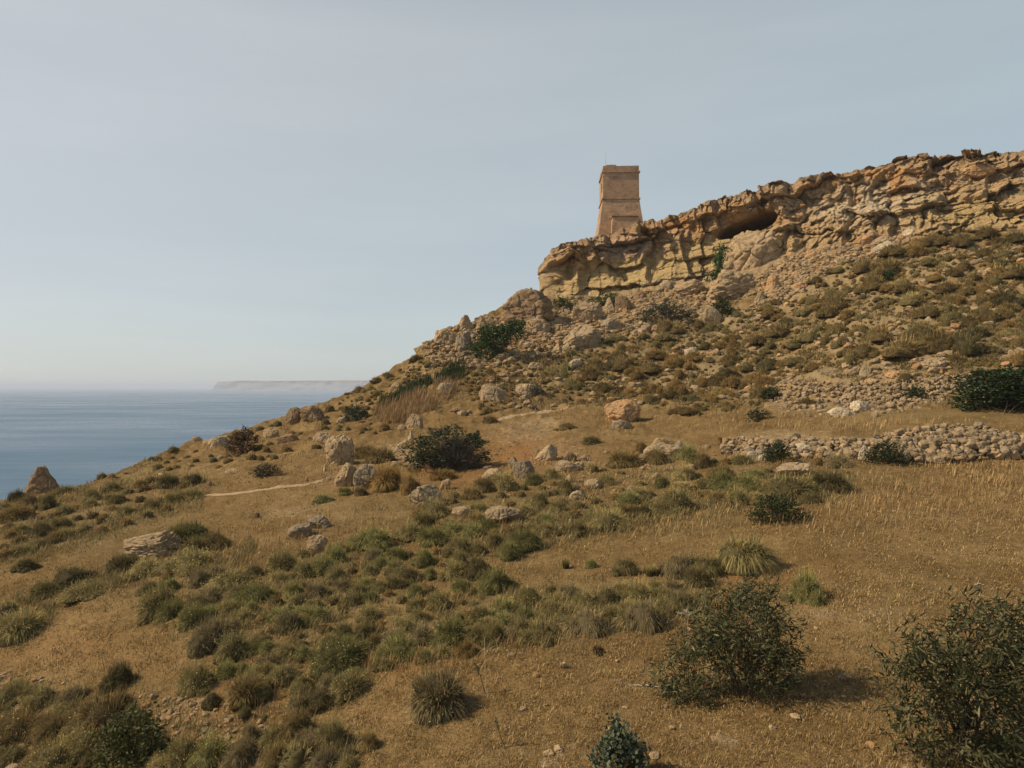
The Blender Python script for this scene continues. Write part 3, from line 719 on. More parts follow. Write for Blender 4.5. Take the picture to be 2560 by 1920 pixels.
NAMED_ROCKS = [
 # x0, x1, y0, y1, tone, style, label, seed, short name, tilt
 (42, 119, 1011, 1075, 'brown', 'pointy', 'lone pointed brown rock standing on the ridge against the sea', 3, 'the pointed sea rock', 0),
 (269, 384, 1156, 1210, 'tan', 'layered', 'long pitted tan rock lying among tussocks on the left slope', 12, 'the long pitted rock', -4),
 (340, 356, 1022, 1035, 'white', 'round', 'small white stone in the pale grass near the seaward ridge', 4, None, 0),
 (411, 438, 944, 963, 'brown', 'round', 'brown rock on the skyline ridge beside the sea, just left of a pale slab', 6, None, 0),
 (437, 462, 950, 970, 'tan', 'block', 'small tan rock leaning on the pale slab by the skyline', 8, None, 0),
 (454, 500, 944, 977, 'pale', 'slab', 'pale slab tilted on the ridge beside a round brown bush', 15, 'the tilted pale slab', -14),
 (565, 603, 924, 958, 'tan', 'block', 'pale tan boulder on the ridge, right of the round brown bush', 16, 'the tan ridge boulder', 0),
 (484, 516, 1014, 1026, 'pale', 'slab', 'flat pale stone left of a dark low bush on the grass', 17, None, 0),
 (446, 461, 1041, 1055, 'dark', 'block', 'small dark stone near the left end of the footpath', 18, None, 0),
 (547, 560, 1108, 1119, 'dark', 'block', 'small black stone alone on the open golden grass', 19, 'the black stone', 0),
 (474, 490, 1174, 1187, 'pale', 'round', 'pale stone in the tussocks right of the long pitted rock', 20, None, 0),
 (557, 570, 1192, 1201, 'white', 'slab', 'tiny white stone on bare grass below the paired grey rocks', 21, None, 0),
 (661, 703, 1160, 1198, 'pale', 'block', 'blocky pinkish pale rock at the top of the dense tussocks', 22, 'the pinkish block', 0),
 (625, 674, 1134, 1165, 'grey', 'slab', 'grey sloping rock, left one of a touching pair in golden grass', 23, None, -10),
 (666, 714, 1116, 1146, 'grey', 'block', 'grey pitted rock, right one of a touching pair in golden grass', 24, 'the grey pair', 0),
 (1072, 1188, 622, 720, 'brown', 'layered', 'huge overhanging boulder with layered top at the left end of the cliff', 25, 'the overhanging boulder', 8),
 (985, 1024, 681, 722, 'tan', 'pointy', 'sharp pointed rock cresting the skyline left of the overhanging boulder', 3, 'the pointed skyline rock', 0),
 (1022, 1054, 684, 722, 'tan', 'pointy', 'leaning rock on the skyline between pointed rock and overhanging boulder', 27, None, 8),
 (1048, 1078, 690, 712, 'brown', 'block', 'low brown rock wedged against the left side of the overhanging boulder', 28, None, 0),
 (937, 990, 710, 752, 'tan', 'block', 'large tan block on the skyline left of the pointed rock', 29, 'the skyline block', 0),
 (983, 1020, 717, 772, 'grey', 'block', 'tall greyish block below the pointed skyline rock', 30, None, 0),
 (896, 932, 745, 764, 'ochre', 'slab', 'low yellowish ledge on the skyline at the lower end of the scree', 31, None, -12),
 (953, 992, 825, 867, 'pale', 'slab', 'pale leaning slab above the dry reeds', 32, 'the leaning reed slab', -22),
 (1038, 1099, 831, 882, 'pale', 'slab', 'broad flat pale boulder above the footpath', 33, 'the broad pale boulder', -6),
 (1112, 1170, 830, 863, 'pale', 'slab', 'pale slab beside a grey twiggy bush above the footpath', 34, None, 0),
 (842, 878, 826, 857, 'tan', 'layered', 'small layered rock stack on the slope left of the dark reeds', 35, 'the layered stack', 0),
 (874, 913, 896, 938, 'tan', 'block', 'squat rock with a shaded right face standing below the dry reeds', 36, 'the squat rock', 0),
 (857, 877, 918, 937, 'pale', 'round', 'small pale rock touching the left foot of the squat rock', 37, None, 0),
 (879, 896, 932, 960, 'white', 'pointy', 'little white upright stone at the left edge of the big twiggy shrub', 38, None, 0),
 (611, 654, 882, 922, 'brown', 'block', 'brown rock on the ridge top, left of a larger twin', 39, 'the ridge twins', 0),
 (646, 700, 878, 923, 'brown', 'block', 'larger brown craggy rock on the ridge top, right of its smaller twin', 40, None, 0),
 (598, 642, 938, 964, 'brown', 'round', 'dark rounded rock just below the ridge twins', 41, None, 0),
 (725, 754, 901, 924, 'tan', 'layered', 'small layered rock beside a dark green bush on the ridge', 42, None, 0),
 (672, 711, 935, 964, 'pale', 'block', 'smooth pale boulder above the tall standing rock', 43, None, 6),
 (698, 762, 943, 1018, 'tan', 'block', 'tall standing rock with a broad foot on the left terrace', 44, 'the tall standing rock', 0),
 (719, 771, 1003, 1058, 'tan', 'block', 'big square tan boulder at the right end of the lower footpath', 45, 'the square path boulder', 0),
 (762, 815, 1006, 1062, 'grey', 'block', 'blocky grey boulder right of the square path boulder', 46, 'the grey path boulder', 0),
 (696, 706, 1004, 1024, 'white', 'pointy', 'small upright white stone at the foot of the tall standing rock', 47, None, 0),
 (911, 939, 1002, 1026, 'red', 'pointy', 'small orange triangular rock in front of the big twiggy shrub', 48, 'the orange triangle rock', 0),
 (843, 868, 997, 1014, 'pale', 'round', 'pale stone at the left foot of the big twiggy shrub', 49, None, 0),
 (876, 900, 1010, 1020, 'brown', 'slab', 'flat brown stone lying left of the orange triangle rock', 50, None, 0),
 (1309, 1386, 865, 922, 'orange', 'block', 'huge orange boulder standing on the terrace in mid slope', 157, 'the orange boulder', 0),
 (1319, 1366, 908, 936, 'grey', 'round', 'grey lichened rock lying in front of the orange boulder', 52, None, 0),
 (1209, 1316, 706, 760, 'pale', 'slab', 'long pale slab sloping down to the left across the scree', 53, 'the long scree slab', -26),
 (1226, 1258, 775, 798, 'white', 'slab', 'whitish stone among brown scrub below the long scree slab', 54, None, 0),
 (1141, 1175, 783, 808, 'pale', 'block', 'pale angular stone beside a small dark green bush, left mid slope', 55, 'the angular pale stone', 0),
 (1396, 1482, 960, 996, 'pale', 'slab', 'wide pale rock carrying a darker block on top', 56, 'the capped pale rock', 0),
 (1410, 1458, 947, 974, 'ochre', 'block', 'olive brown block resting on the wide pale rock', 57, None, 0),
 (1452, 1491, 954, 982, 'grey', 'block', 'grey block leaning on the right end of the wide pale rock', 58, None, 0),
 (1218, 1246, 976, 1000, 'brown', 'block', 'dark cube shaped rock above the tumbled pale rocks', 59, 'the dark cube rock', 0),
 (1198, 1259, 996, 1022, 'pale', 'slab', 'pale tumbled rock directly under the dark cube shaped rock', 60, None, 0),
 (1122, 1166, 992, 1036, 'grey', 'slab', 'grey leaning rock left of the tumbled pale rocks', 61, 'the grey leaning rock', -25),
 (1162, 1215, 965, 1002, 'pale', 'slab', 'long pale rock sloping above the grey leaning rock', 62, None, -18),
 (1231, 1267, 1061, 1084, 'pale', 'block', 'squared pale block at the top of the middle tussock belt', 63, 'the squared pale block', 0),
 (1238, 1254, 1047, 1064, 'grey', 'round', 'small round grey stone perched behind the squared pale block', 64, None, 0),
 (1264, 1300, 1036, 1062, 'pale', 'block', 'pale knobbly rock right of the round grey stone', 65, None, 0),
 (1684, 1760, 1002, 1032, 'pale', 'slab', 'broad pale rock behind a large pale green tussock at right', 66, 'the broad meadow rock', 0),
 (1666, 1692, 1028, 1048, 'pale', 'round', 'pale stone at the lower left of the broad meadow rock', 67, None, 0),
 (1524, 1546, 755, 778, 'orange', 'pointy', 'small orange stone standing on the pale bare patch of the hill', 68, 'the small orange stone', 0),
 (1486, 1518, 750, 775, 'white', 'slab', 'whitish outcrop left of the small orange stone on the hill', 69, None, -20),
 (1843, 1891, 867, 897, 'white', 'block', 'large white rock in the collapsed upper wall', 70, 'the white wall rock', 0),
 (1795, 1846, 881, 906, 'white', 'round', 'rounded grey white rock at the foot of the collapsed upper wall', 71, None, 0),
 (1882, 1900, 889, 906, 'pale', 'round', 'small pale rock right of the large white rock in the upper wall', 72, None, 0),
 (1998, 2046, 774, 811, 'pale', 'block', 'big beige boulder above the right end of the upper wall', 73, 'the beige hill boulder', 0),
 (1919, 1951, 801, 823, 'orange', 'block', 'square orange beige rock on the grassy strip above the upper wall', 74, None, 0),
 (1860, 1885, 789, 816, 'pale', 'pointy', 'upright pale rock on the grassy strip above the upper wall', 75, None, 0),
 (1828, 1864, 796, 814, 'pale', 'layered', 'low crumbly pale rock left of the upright pale rock', 76, None, 0),
 (1776, 1814, 798, 813, 'grey', 'slab', 'flat grey stone at the left of the grassy strip above the upper wall', 77, None, 0),
 (2074, 2099, 676, 698, 'white', 'round', 'bright white stone alone in the scrub of the right hillside', 78, 'the bright white stone', 0),
 (1713, 1764, 958, 988, 'white', 'round', 'round white boulder in the lower wall rubble', 79, 'the round white boulder', 0),
 (1636, 1675, 951, 980, 'white', 'block', 'white boulder at the left end of the lower wall, beside a bush', 80, None, 0),
 (1855, 1886, 963, 996, 'white', 'pointy', 'white triangular rock left of the round green wall bush', 81, 'the white triangular rock', 0),
 (1703, 1732, 936, 960, 'grey', 'block', 'dark grey rock on top of the lower wall rubble', 82, None, 0),
 (1747, 1768, 939, 964, 'pale', 'pointy', 'upright pale stone on top of the lower wall rubble', 83, None, 0),
 (1613, 1642, 976, 1000, 'white', 'round', 'pale rounded rock at the left foot of the lower wall', 84, None, 0),
 (1640, 1668, 983, 1000, 'white', 'slab', 'flat whitish stone below the wall bush at left end of lower wall', 85, None, 0),
 (1053, 1130, 1094, 1138, 'pale', 'slab', 'large pale rock split by a dark crack in the middle tussocks', 86, 'the split pale rock', -8),
 (975, 1018, 1097, 1119, 'pale', 'slab', 'low pale rock in the grass left of the split pale rock', 87, None, 0),
 (896, 963, 1048, 1097, 'pale', 'slab', 'large sloping boulder with dark underside above the golden grass', 88, 'the sloping boulder', -22),
 (950, 973, 1036, 1058, 'tan', 'block', 'tan block resting behind the sloping boulder', 89, None, 0),
 (1038, 1093, 1014, 1050, 'pale', 'layered', 'crumbling pale outcrop right of the orange triangle rock', 90, 'the crumbling outcrop', 0),
 (1574, 1710, 494, 586, 'tan', 'block', 'giant fallen boulder lying in front of the cave', 91, 'the cave boulder', -8),
 (1233, 1304, 650, 708, 'tan', 'block', 'massive rough boulder below the cliff under the tower', 92, 'the massive scree boulder', 0),
 (1301, 1334, 643, 684, 'tan', 'pointy', 'upright pinkish boulder below the cliff, right of the massive one', 93, None, 0),
 (1330, 1367, 640, 684, 'brown', 'round', 'dark round boulder at the cliff foot right of the upright boulder', 94, None, 0),
 (1533, 1642, 578, 655, 'tan', 'layered', 'large layered rock ledge under the giant cave boulder', 95, 'the layered ledge', -4),
 (1462, 1538, 604, 648, 'tan', 'layered', 'low layered outcrop left of the large ledge', 96, None, -4),
 (1542, 1580, 658, 706, 'pale', 'slab', 'pale slab tilted upright in the scree below the ledge', 97, 'the upright scree slab', -35),
 (1130, 1192, 684, 732, 'tan', 'block', 'broad rough boulder right of the green creeping bush', 98, 'the creeper boulder', 0),
 (1300, 1350, 687, 722, 'grey', 'block', 'greyish boulder at the right end of the long scree slab', 99, None, 0),
 (1956, 1997, 484, 516, 'white', 'block', 'pale block on the rubble at the cliff foot', 100, 'the cliff foot block', 0),
 (1899, 1945, 506, 534, 'pale', 'slab', 'pale slab sloping in the orange rubble at the cliff foot', 101, None, -20),
 (1894, 1968, 518, 550, 'white', 'slab', 'long white slab at the lower edge of the cliff foot rubble', 102, None, -18),
 (1655, 1696, 594, 641, 'orange', 'pointy', 'upright orange rock at the lower end of the orange rubble', 103, 'the upright orange rock', 0),
 (1627, 1660, 630, 665, 'pale', 'pointy', 'pale jagged rock left of the upright orange rock', 104, None, 0),
 (1848, 1892, 508, 541, 'orange', 'block', 'orange beige block in the middle of the cliff foot rubble', 105, None, 0),
 (2083, 2141, 358, 388, 'orange', 'round', 'smooth beige boulder lodged near the top of the right cliff', 106, 'the cliff top boulder', 0),
 (1210, 1226, 1431, 1441, 'white', 'block', 'small white stone alone on the foreground grass', 107, 'the small white stone', 0),
 (1811, 1848, 1458, 1473, 'grey', 'round', 'grey stone in the shade at right of the leafy shrub', 108, None, 0),
 (5, 40, 1655, 1680, 'pale', 'block', 'pale stone at the bottom left corner', 109, None, 0),
 (26, 60, 1610, 1632, 'tan', 'slab', 'tan stone on bare orange soil near the bottom left corner', 110, None, 0),
 (1240, 1262, 998, 1012, 'pale', 'round', 'small pale rock touching the right side of the tumbled pale rocks', 111, None, 0),
]
for x0, x1, y0, y1, tone, style, label, seed, ref, tilt in NAMED_ROCKS:
    big = (x1 - x0) * (y1 - y0)
    o = place_rock(x0, x1, y0, y1, tone, style, label, seed, ref, tilt, level=5 if big > 900 else 4, name='boulder' if big > 500 else 'stone', cat='boulder' if big > 500 else 'stone')
    if label.startswith('smooth beige boulder lodged'):
        o.location = Vector(world_at(2112, 387, 89.3)); o.scale = (3.4, 2.6, 1.9)
    if label.startswith('large pale rock split'):
        crack = MB(); rs = np.random.RandomState(4); n = 9
        zz = np.linspace(.08, 1.0, n); xx = .06 + .10 * zz + .03 * rs.normal(size=n)
        yy = np.linspace(-.52, -.1, n)
        crack.tube(np.c_[xx, yy, zz], .018, 6)
        crack.build('crack', M_DARK, o)

# ------------------------------------------------------------------ scree: loose stones, the larger ones one by one
class Seats:
    """keeps scattered things from standing on each other, in the picture's own measure"""
    def __init__(s): s.c = {}
    def ok(s, x, y, r, sq=1.8):
        k = (int(x // 40), int(y // 40))
        for i in (-1, 0, 1):
            for j in (-1, 0, 1):
                for (a, b, q) in s.c.get((k[0] + i, k[1] + j), ()):
                    if (a - x) ** 2 + ((b - y) * sq) ** 2 < (.5 * (r + q)) ** 2: return False
        return True
    def put(s, x, y, r): s.c.setdefault((int(x // 40), int(y // 40)), []).append((x, y, r))
seats = Seats()
for ref, cx, cyy, w, h in BOXES: seats.put(cx, cyy + h * .3, w * .8)

def inside(poly, x, y):
    c = False; n = len(poly)
    for i in range(n):
        (x1, y1), (x2, y2) = poly[i], poly[i - 1]
        if (y1 > y) != (y2 > y) and x < (x2 - x1) * (y - y1) / (y2 - y1) + x1: c = not c
    return c
def scatter(poly, n, rmin, rmax, power=1.6, rnd=random, seat=seats, spacing=1.0, tries=40, sq=1.8):
    xs, ys = [p[0] for p in poly], [p[1] for p in poly]; out = []
    for _ in range(n * tries):
        if len(out) >= n: break
        x, y = rnd.uniform(min(xs), max(xs)), rnd.uniform(min(ys), max(ys))
        if y < edge_row(x) + 1.5 or not inside(poly, x, y): continue
        r = rmin + (rmax - rmin) * rnd.random() ** power
        if seat.ok(x, y, r * spacing, sq):
            seat.put(x, y, r * spacing); out.append((x, y, r))
    return out
SCREE = [  # outline, how many, sizes, tones, where
 ([(900, 765), (985, 690), (1075, 690), (1130, 720), (1240, 650), (1330, 650), (1480, 620), (1560, 660), (1480, 700), (1330, 740), (1200, 770), (1060, 800), (960, 800)], 145, 9, 46, ('tan', 'pale', 'tan', 'tan', 'grey', 'brown'), 'in the scree below the cliff'),
 ([(1640, 620), (1660, 585), (1730, 552), (1850, 520), (1960, 505), (1985, 522), (1880, 560), (1800, 590), (1720, 640), (1640, 670)], 74, 9, 36, ('orange', 'pale', 'pale', 'orange', 'white'), 'in the orange rubble at the cliff foot'),
 ([(1100, 950), (1200, 960), (1420, 1000), (1560, 960), (1580, 1000), (1400, 1060), (1280, 1090), (1140, 1050), (1030, 1040)], 52, 7, 26, ('pale', 'tan', 'grey'), 'among the middle terrace tussocks'),
 ([(760, 830), (900, 780), (1180, 820), (1200, 880), (1060, 900), (900, 930), (760, 920)], 16, 6, 18, ('tan', 'pale'), 'on the slope above the footpath'),
 ([(430, 960), (620, 920), (780, 940), (860, 1000), (700, 1060), (480, 1010)], 28, 6, 20, ('tan', 'pale', 'brown'), 'on the left terrace'),
 ([(1500, 720), (1900, 640), (2212, 560), (2212, 780), (1900, 790), (1600, 800)], 22, 6, 22, ('pale', 'white', 'tan'), 'on the scrubby right hillside'),
]
SMALL_ROCKS, AT = [], {}
for poly, n, r0, r1, tones, where in SCREE:
    for x, y, r in scatter(poly, n, r0, r1, 1.8): SMALL_ROCKS.append((x, y, r, random.choice(tones), where))
random.shuffle(SMALL_ROCKS)
SMALL_ROCKS.sort(key=lambda q: -q[2])
for x, y, r, tone, where in SMALL_ROCKS:
    style = random.choice(('block', 'block', 'slab', 'round', 'pointy', 'layered'))
    h = r * {'block': .72, 'slab': .5, 'round': .7, 'pointy': .95, 'layered': .6}[style]
    o = place_rock(x - r / 2, x + r / 2, y - h, y, tone, style, None, 200 + random.randrange(5), None, random.uniform(-18, 8) if style == 'slab' else 0, .85, 4, 'rock', 'rock', .2, 'loose rocks ' + where)
    AT[o.name] = (x, y, r, tone, style, where)
ROCK_BOXES = list(BOXES)
BOXES = [b for b in BOXES if b[0]]

def stones_mesh(name, spots, tones, label, kind='stuff', level=2, cat=None, flat=.7):
    """one mesh of many small stones; spots: (world point, size)"""
    rs = np.random.RandomState(len(spots)); proto = [rock_shape(300 + k, ('block', 'block', 'slab', 'block', 'layered')[k % 5], level) for k in range(10)]
    Vs, Fs, Cs, n = [], [], [], 0
    for p, s in spots:
        V, F = proto[rs.randint(10)]; a = rs.rand() * 6.28; c, q = math.cos(a), math.sin(a)
        V = (V - (0, 0, .35)) * s * (1, rs.uniform(.7, 1), flat * rs.uniform(.8, 1.2))
        V = np.c_[V[:, 0] * c - V[:, 1] * q, V[:, 0] * q + V[:, 1] * c, V[:, 2]] + p
        Vs.append(V); Fs.append(F + n); n += len(V)
        t = np.array(STONE[tones[rs.randint(len(tones))]]) * rs.uniform(.55, .95)
        Cs.append(np.broadcast_to(t, (len(V), 3)))
    me = mesh_data(name, np.concatenate(Vs), np.concatenate(Fs), M_STONES, np.concatenate(Cs), smooth=level > 2)
    o = link(name, me); tag(o, label, cat, None, kind); return o
m, nt, out = new_mat('loose_stone'); g = NT(nt)
_c = g.mix(g.attr().outputs['Color'], g.ramp(g.noise(g.pos(), 7, 4, .7), [(.3, .6), (.5, 1.0), (.72, 1.25)]), .8, 'MULTIPLY')
g.bsdf(out, _c, .95, .1, g.bump(g.noise(g.pos(), 25, 3), .5, .05)); M_STONES = m

_hx, _hy = np.meshgrid(np.arange(575) * 4.0, np.arange(420) * 4.0, indexing='ij')
HN = fbm(np.c_[(_hx.ravel() + .6 * _hy.ravel()) / 95, _hy.ravel() / 42, _hx.ravel() * 0 + 4], 3).reshape(575, 420)   # where loose stone gathers
def rubble(polys, n, s0, s1, power, seed):
    rs = random.Random(seed); spots = []
    for poly, share in polys:
        xs, ys = [p[0] for p in poly], [p[1] for p in poly]; m_ = int(n * share); xy = []
        while len(xy) < m_:
            x, y = rs.uniform(min(xs), max(xs)), rs.uniform(min(ys), max(ys))
            if y > edge_row(x) + 1 and inside(poly, x, y) and (poly is not HILL or HN[int(x) % 2300 // 4, int(y) // 4] > rs.uniform(-.05, .25)): xy.append((x, y))
        xy = np.array(xy); P = ground(xy[:, 0], xy[:, 1])
        spots += [(P[i], s0 + (s1 - s0) * rs.random() ** power) for i in range(m_)]
    return spots
HILL = [(800, 850), (1000, 720), (1250, 660), (1600, 620), (1900, 540), (2212, 510), (2212, 800), (1700, 860), (1250, 890), (1000, 900)]
stones_mesh('rubble', rubble([(SCREE[0][0], .40), (SCREE[1][0], .26), (HILL, .24)], 7600, .12, .95, 2.0, 3), ('tan', 'pale', 'tan', 'orange', 'pale'), 'loose rubble strewn over the hill below the cliff')
FORE = [([(0, 1440), (140, 1480), (60, 1540), (0, 1520)], .08), ([(280, 1500), (470, 1500), (640, 1580), (700, 1659), (560, 1659), (480, 1590), (330, 1580)], .36),
        ([(1040, 960), (1230, 980), (1560, 960), (1640, 1000), (1330, 1080), (1150, 1080), (1000, 1060)], .34), ([(430, 960), (860, 940), (1000, 1040), (760, 1080), (460, 1040)], .14), ([(1150, 1180), (2200, 1300), (2200, 1659), (1000, 1659)], .08)]
stones_mesh('gravel', rubble(FORE, 1300, .03, .22, 2.6, 4), ('pale', 'tan', 'tan', 'orange'), 'small pale stones scattered on bare soil patches')

# ------------------------------------------------------------------ dry stone walls
def rubble_wall(label, top, foot, n, smin, smax, tones, seed, lift, power=2.0, thick=((0, 1), (1, 1))):
    """stones piled between a foot line and a top line (columns, rows); lift: metres the heap bulges above the ground behind"""
    rs = random.Random(seed); spots = []
    tx, ty = zip(*top); fx, fy = zip(*foot)
    for i in range(n):
        x = rs.uniform(fx[0], fx[-1]); t = rs.random() ** .9
        if rs.random() > np.interp(x, *thick): continue
        yf, yt = np.interp(x, fx, fy), np.interp(x, tx, ty)
        Yf = float(depth(x, yf)); 
        # the face leans back: half the ground's own setback
        y = yf + (yt - yf) * t
        Yb = float(depth(x, y)); Y = Yf + (Yb - Yf) * lift
        s = smin + (smax - smin) * rs.random() ** power * (1.15 - .5 * t)
        spots.append((world_at(x, y, Y + .16 * s), s))
    # the packed earth and stone behind the face
    o = stones_mesh('rubble_wall', spots, tones, label, 'thing', 3, 'stone wall', .8)
    xs = np.linspace(fx[0], fx[-1], 90); rows = []
    for t in np.linspace(0, 1, 10):
        yf, yt = np.interp(xs, fx, fy), np.interp(xs, tx, ty); y = yf + (yt - yf) * t + 2 * (1 - t) * 2
        Yf = depth(xs, yf); P = world_at(xs, y, Yf + (depth(xs, y) - Yf) * lift + .22)
        P[:, 2] += .12 * fbm(P * 1.5, 3) - .05; rows.append(P)
    q = rows[-1].copy(); q[:, 1] += 1.0; q[:, 2] -= .05; rows.append(q); q = q.copy(); q[:, 1] += .6; q[:, 2] -= 1.2; rows.append(q)
    A = np.array(rows); c = np.zeros((A.shape[0] * A.shape[1], 3)); c[:] = (.75, 0, .15)
    link('core', mesh_data('core', A.reshape(-1, 3), grid_faces(*A.shape[:2]), M_GROUND, c), o)
    return o
rubble_wall('long lower dry stone wall, its heaped right half tallest, behind the golden meadow', [(1560, 945), (1660, 950), (1760, 948), (1860, 950), (1930, 938), (1990, 925), (2060, 917), (2120, 921), (2180, 938), (2300, 952)],
            [(1560, 985), (1650, 996), (1760, 990), (1880, 992), (1960, 1000), (2040, 998), (2120, 992), (2212, 986), (2300, 984)], 2700, .10, .74, ('pale', 'tan', 'grey', 'tan', 'tan'), 11, .35, 3.0, ((1560, 1880, 1960), (.34, .42, 1)))
rubble_wall('collapsed upper dry stone wall spilling rubble below the scrubby hillside', [(1655, 850), (1690, 822), (1800, 826), (1900, 826), (1980, 820), (2060, 808), (2130, 805)],
            [(1655, 880), (1700, 905), (1800, 902), (1900, 900), (1980, 885), (2060, 878), (2130, 880)], 1900, .09, .60, ('pale', 'tan', 'tan', 'grey'), 12, .8, 3.0)

# ------------------------------------------------------------------ footpath
def footpath(pts, wpx, label):
    ends = lambda n: np.minimum(1, .15 + np.minimum(np.arange(n), np.arange(n)[::-1]) / (.14 * n))
    pts = np.array(pts, float); n = 140; t = np.linspace(0, len(pts) - 1, n); k = np.arange(len(pts))
    x, y = np.interp(t, k, pts[:, 0]), np.interp(t, k, pts[:, 1])
    w = np.hanning(15); w /= w.sum()
    y = np.convolve(np.pad(y, 7, 'edge'), w, 'valid'); rows = []
    rr = np.random.RandomState(2); j = fbm(np.c_[t * 3, t * 0, t * 0], 3)
    for q in (-1, -.5, 0, .5, 1):
        P = ground(x, y + q * wpx * (.75 + .6 * j) * ends(n)); P[:, 2] += .05 - .06 * (abs(q) == 1); rows.append(P)
    A = np.array(rows); c = np.zeros((5 * n, 3)); c[:] = (1.0, 0, 0)
    tag(link('path', mesh_data('path', A.reshape(-1, 3), grid_faces(5, n), M_PATH, c)), label, kind='structure')
m, nt, out = new_mat('trodden_earth'); g = NT(nt)
g.bsdf(out, g.mix((.27, .185, .10), (.40, .30, .185), g.noise(g.pos(), 4, 5, .65)), .95, .1, g.bump(g.noise(g.pos(), 12, 4), .5, .05)); M_PATH = m
footpath([(440, 1073), (500, 1068), (560, 1061), (610, 1053), (660, 1046), (724, 1030)], 2.4, 'pale footpath crossing the left grass')
footpath([(1062, 911), (1100, 905), (1140, 899), (1180, 895), (1205, 893), (1235, 886)], 3.0, 'pale footpath below the scree')
footpath([(788, 1014), (820, 998), (850, 978), (872, 962), (895, 950)], 5.0, 'pale track beside the big twiggy shrub')
# ------------------------------------------------------------------ tussocks of wiry grass
def ribbons(P, W, C, side=None):
    """P: (n, k, 3) centre lines, W: (n, k) half widths, C: (n, k, 3) colours -> verts, quads, colours"""
    n, k = P.shape[:2]
    d = P[:, -1] - P[:, 0]
    if side is None:
        side = np.cross(d, np.random.RandomState(n).normal(size=(n, 3)))
    side = side / (np.linalg.norm(side, axis=1)[:, None] + 1e-9)
    A = P - side[:, None] * W[..., None]; B = P + side[:, None] * W[..., None]
    V = np.stack([A, B], 2).reshape(-1, 3); Cc = np.repeat(C[:, :, None], 2, 2).reshape(-1, 3)
    i = np.arange(n * k * 2).reshape(n, k, 2)
    Q = np.stack([i[:, :-1, 0], i[:, :-1, 1], i[:, 1:, 1], i[:, 1:, 0]], -1).reshape(-1, 4)
    return V, Q, Cc

def tussock_arrays(seed, n=1300, droop=.2, flower=.25, thatch=True, wid=.0075, wind=.06, spread=1.0):
    r = np.random.RandomState(seed)
    th = np.arccos(1 - r.rand(n) * .93) * spread; ph = r.rand(n) * 6.2832
    lump = 1 + .16 * fbm(np.c_[np.sin(th) * np.cos(ph), np.sin(th) * np.sin(ph), np.cos(th)] * 2.2 + seed * 3.1, 2) * 2
    rad = r.uniform(.62, 1.05, n) * lump
    tip = np.stack([.5 * np.sin(th) * np.cos(ph), .5 * np.sin(th) * np.sin(ph), .93 * np.cos(th) + .05], -1) * rad[:, None]
    tip[:, 0] += wind * r.rand(n)
    root = np.stack([np.cos(ph), np.sin(ph), np.zeros(n)], -1) * (.22 * np.sqrt(r.rand(n)))[:, None]
    ctrl = root * .5 + tip * .5 + np.c_[np.zeros((n, 2)), .10 + .22 * np.sin(th) * (.5 + droop * 2)]
    tip[:, 2] -= droop * np.sin(th) * .3
    tip[:, 2] = np.maximum(tip[:, 2], .02)
    k = 5; t = np.linspace(0, 1, k)[None, :, None]
    P = root[:, None] * (1 - t) ** 2 + 2 * ctrl[:, None] * t * (1 - t) + tip[:, None] * t ** 2
    P += r.normal(size=P.shape) * .008 * t
    W = wid * r.uniform(.6, 1.3, n)[:, None] * np.array([.8, 1, .85, .6, .2])[None]
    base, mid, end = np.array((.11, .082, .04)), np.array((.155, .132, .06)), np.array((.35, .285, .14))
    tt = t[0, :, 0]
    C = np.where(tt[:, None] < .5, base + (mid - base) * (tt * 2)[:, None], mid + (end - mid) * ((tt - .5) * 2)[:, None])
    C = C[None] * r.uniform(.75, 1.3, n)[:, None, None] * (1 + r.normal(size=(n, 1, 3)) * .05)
    dry = (r.rand(n) < .14)[:, None, None]; C = np.where(dry, C * (1.55, 1.3, 1.1), C)
    V, Q, Cc = ribbons(P, W, C)
    Ts = []
    m_ = int(n * flower)
    if m_:
        q = r.choice(n, m_, replace=False); p = P[q, -1] + r.normal(size=(m_, 3)) * .012
        s = .0105 * r.uniform(.6, 1.5, m_)[:, None]
        a = r.normal(size=(m_, 3)); a /= np.linalg.norm(a, axis=1)[:, None]; b = np.cross(a, r.normal(size=(m_, 3))); b /= np.linalg.norm(b, axis=1)[:, None]
        F = np.stack([p - a * s, p + b * s, p + a * s, p - b * s], 1).reshape(-1, 3)
        i = np.arange(m_ * 4).reshape(m_, 4) + len(V)
        fc = np.repeat(np.array((.52, .43, .22)) * r.uniform(.7, 1.25, (m_, 1)), 4, 0)
        V, Q, Cc = np.r_[V, F], np.r_[Q, i], np.r_[Cc, fc]
    if thatch:
        S, SF = ICO[3]
        c = S * (.36, .36, .62) * (1 + .25 * fbm(S * 2.5 + seed, 3))[:, None]; c[:, 2] = np.maximum(c[:, 2] + .03, -.12)
        Ts = SF + len(V); V = np.r_[V, c]
        Cc = np.r_[Cc, np.array((.10, .08, .04)) * (1 + .5 * fbm(S * 7 + seed, 3))[:, None]]  # solid core mound added to block light; dark brown stands in for inner shade
    return V, Q, Ts, Cc
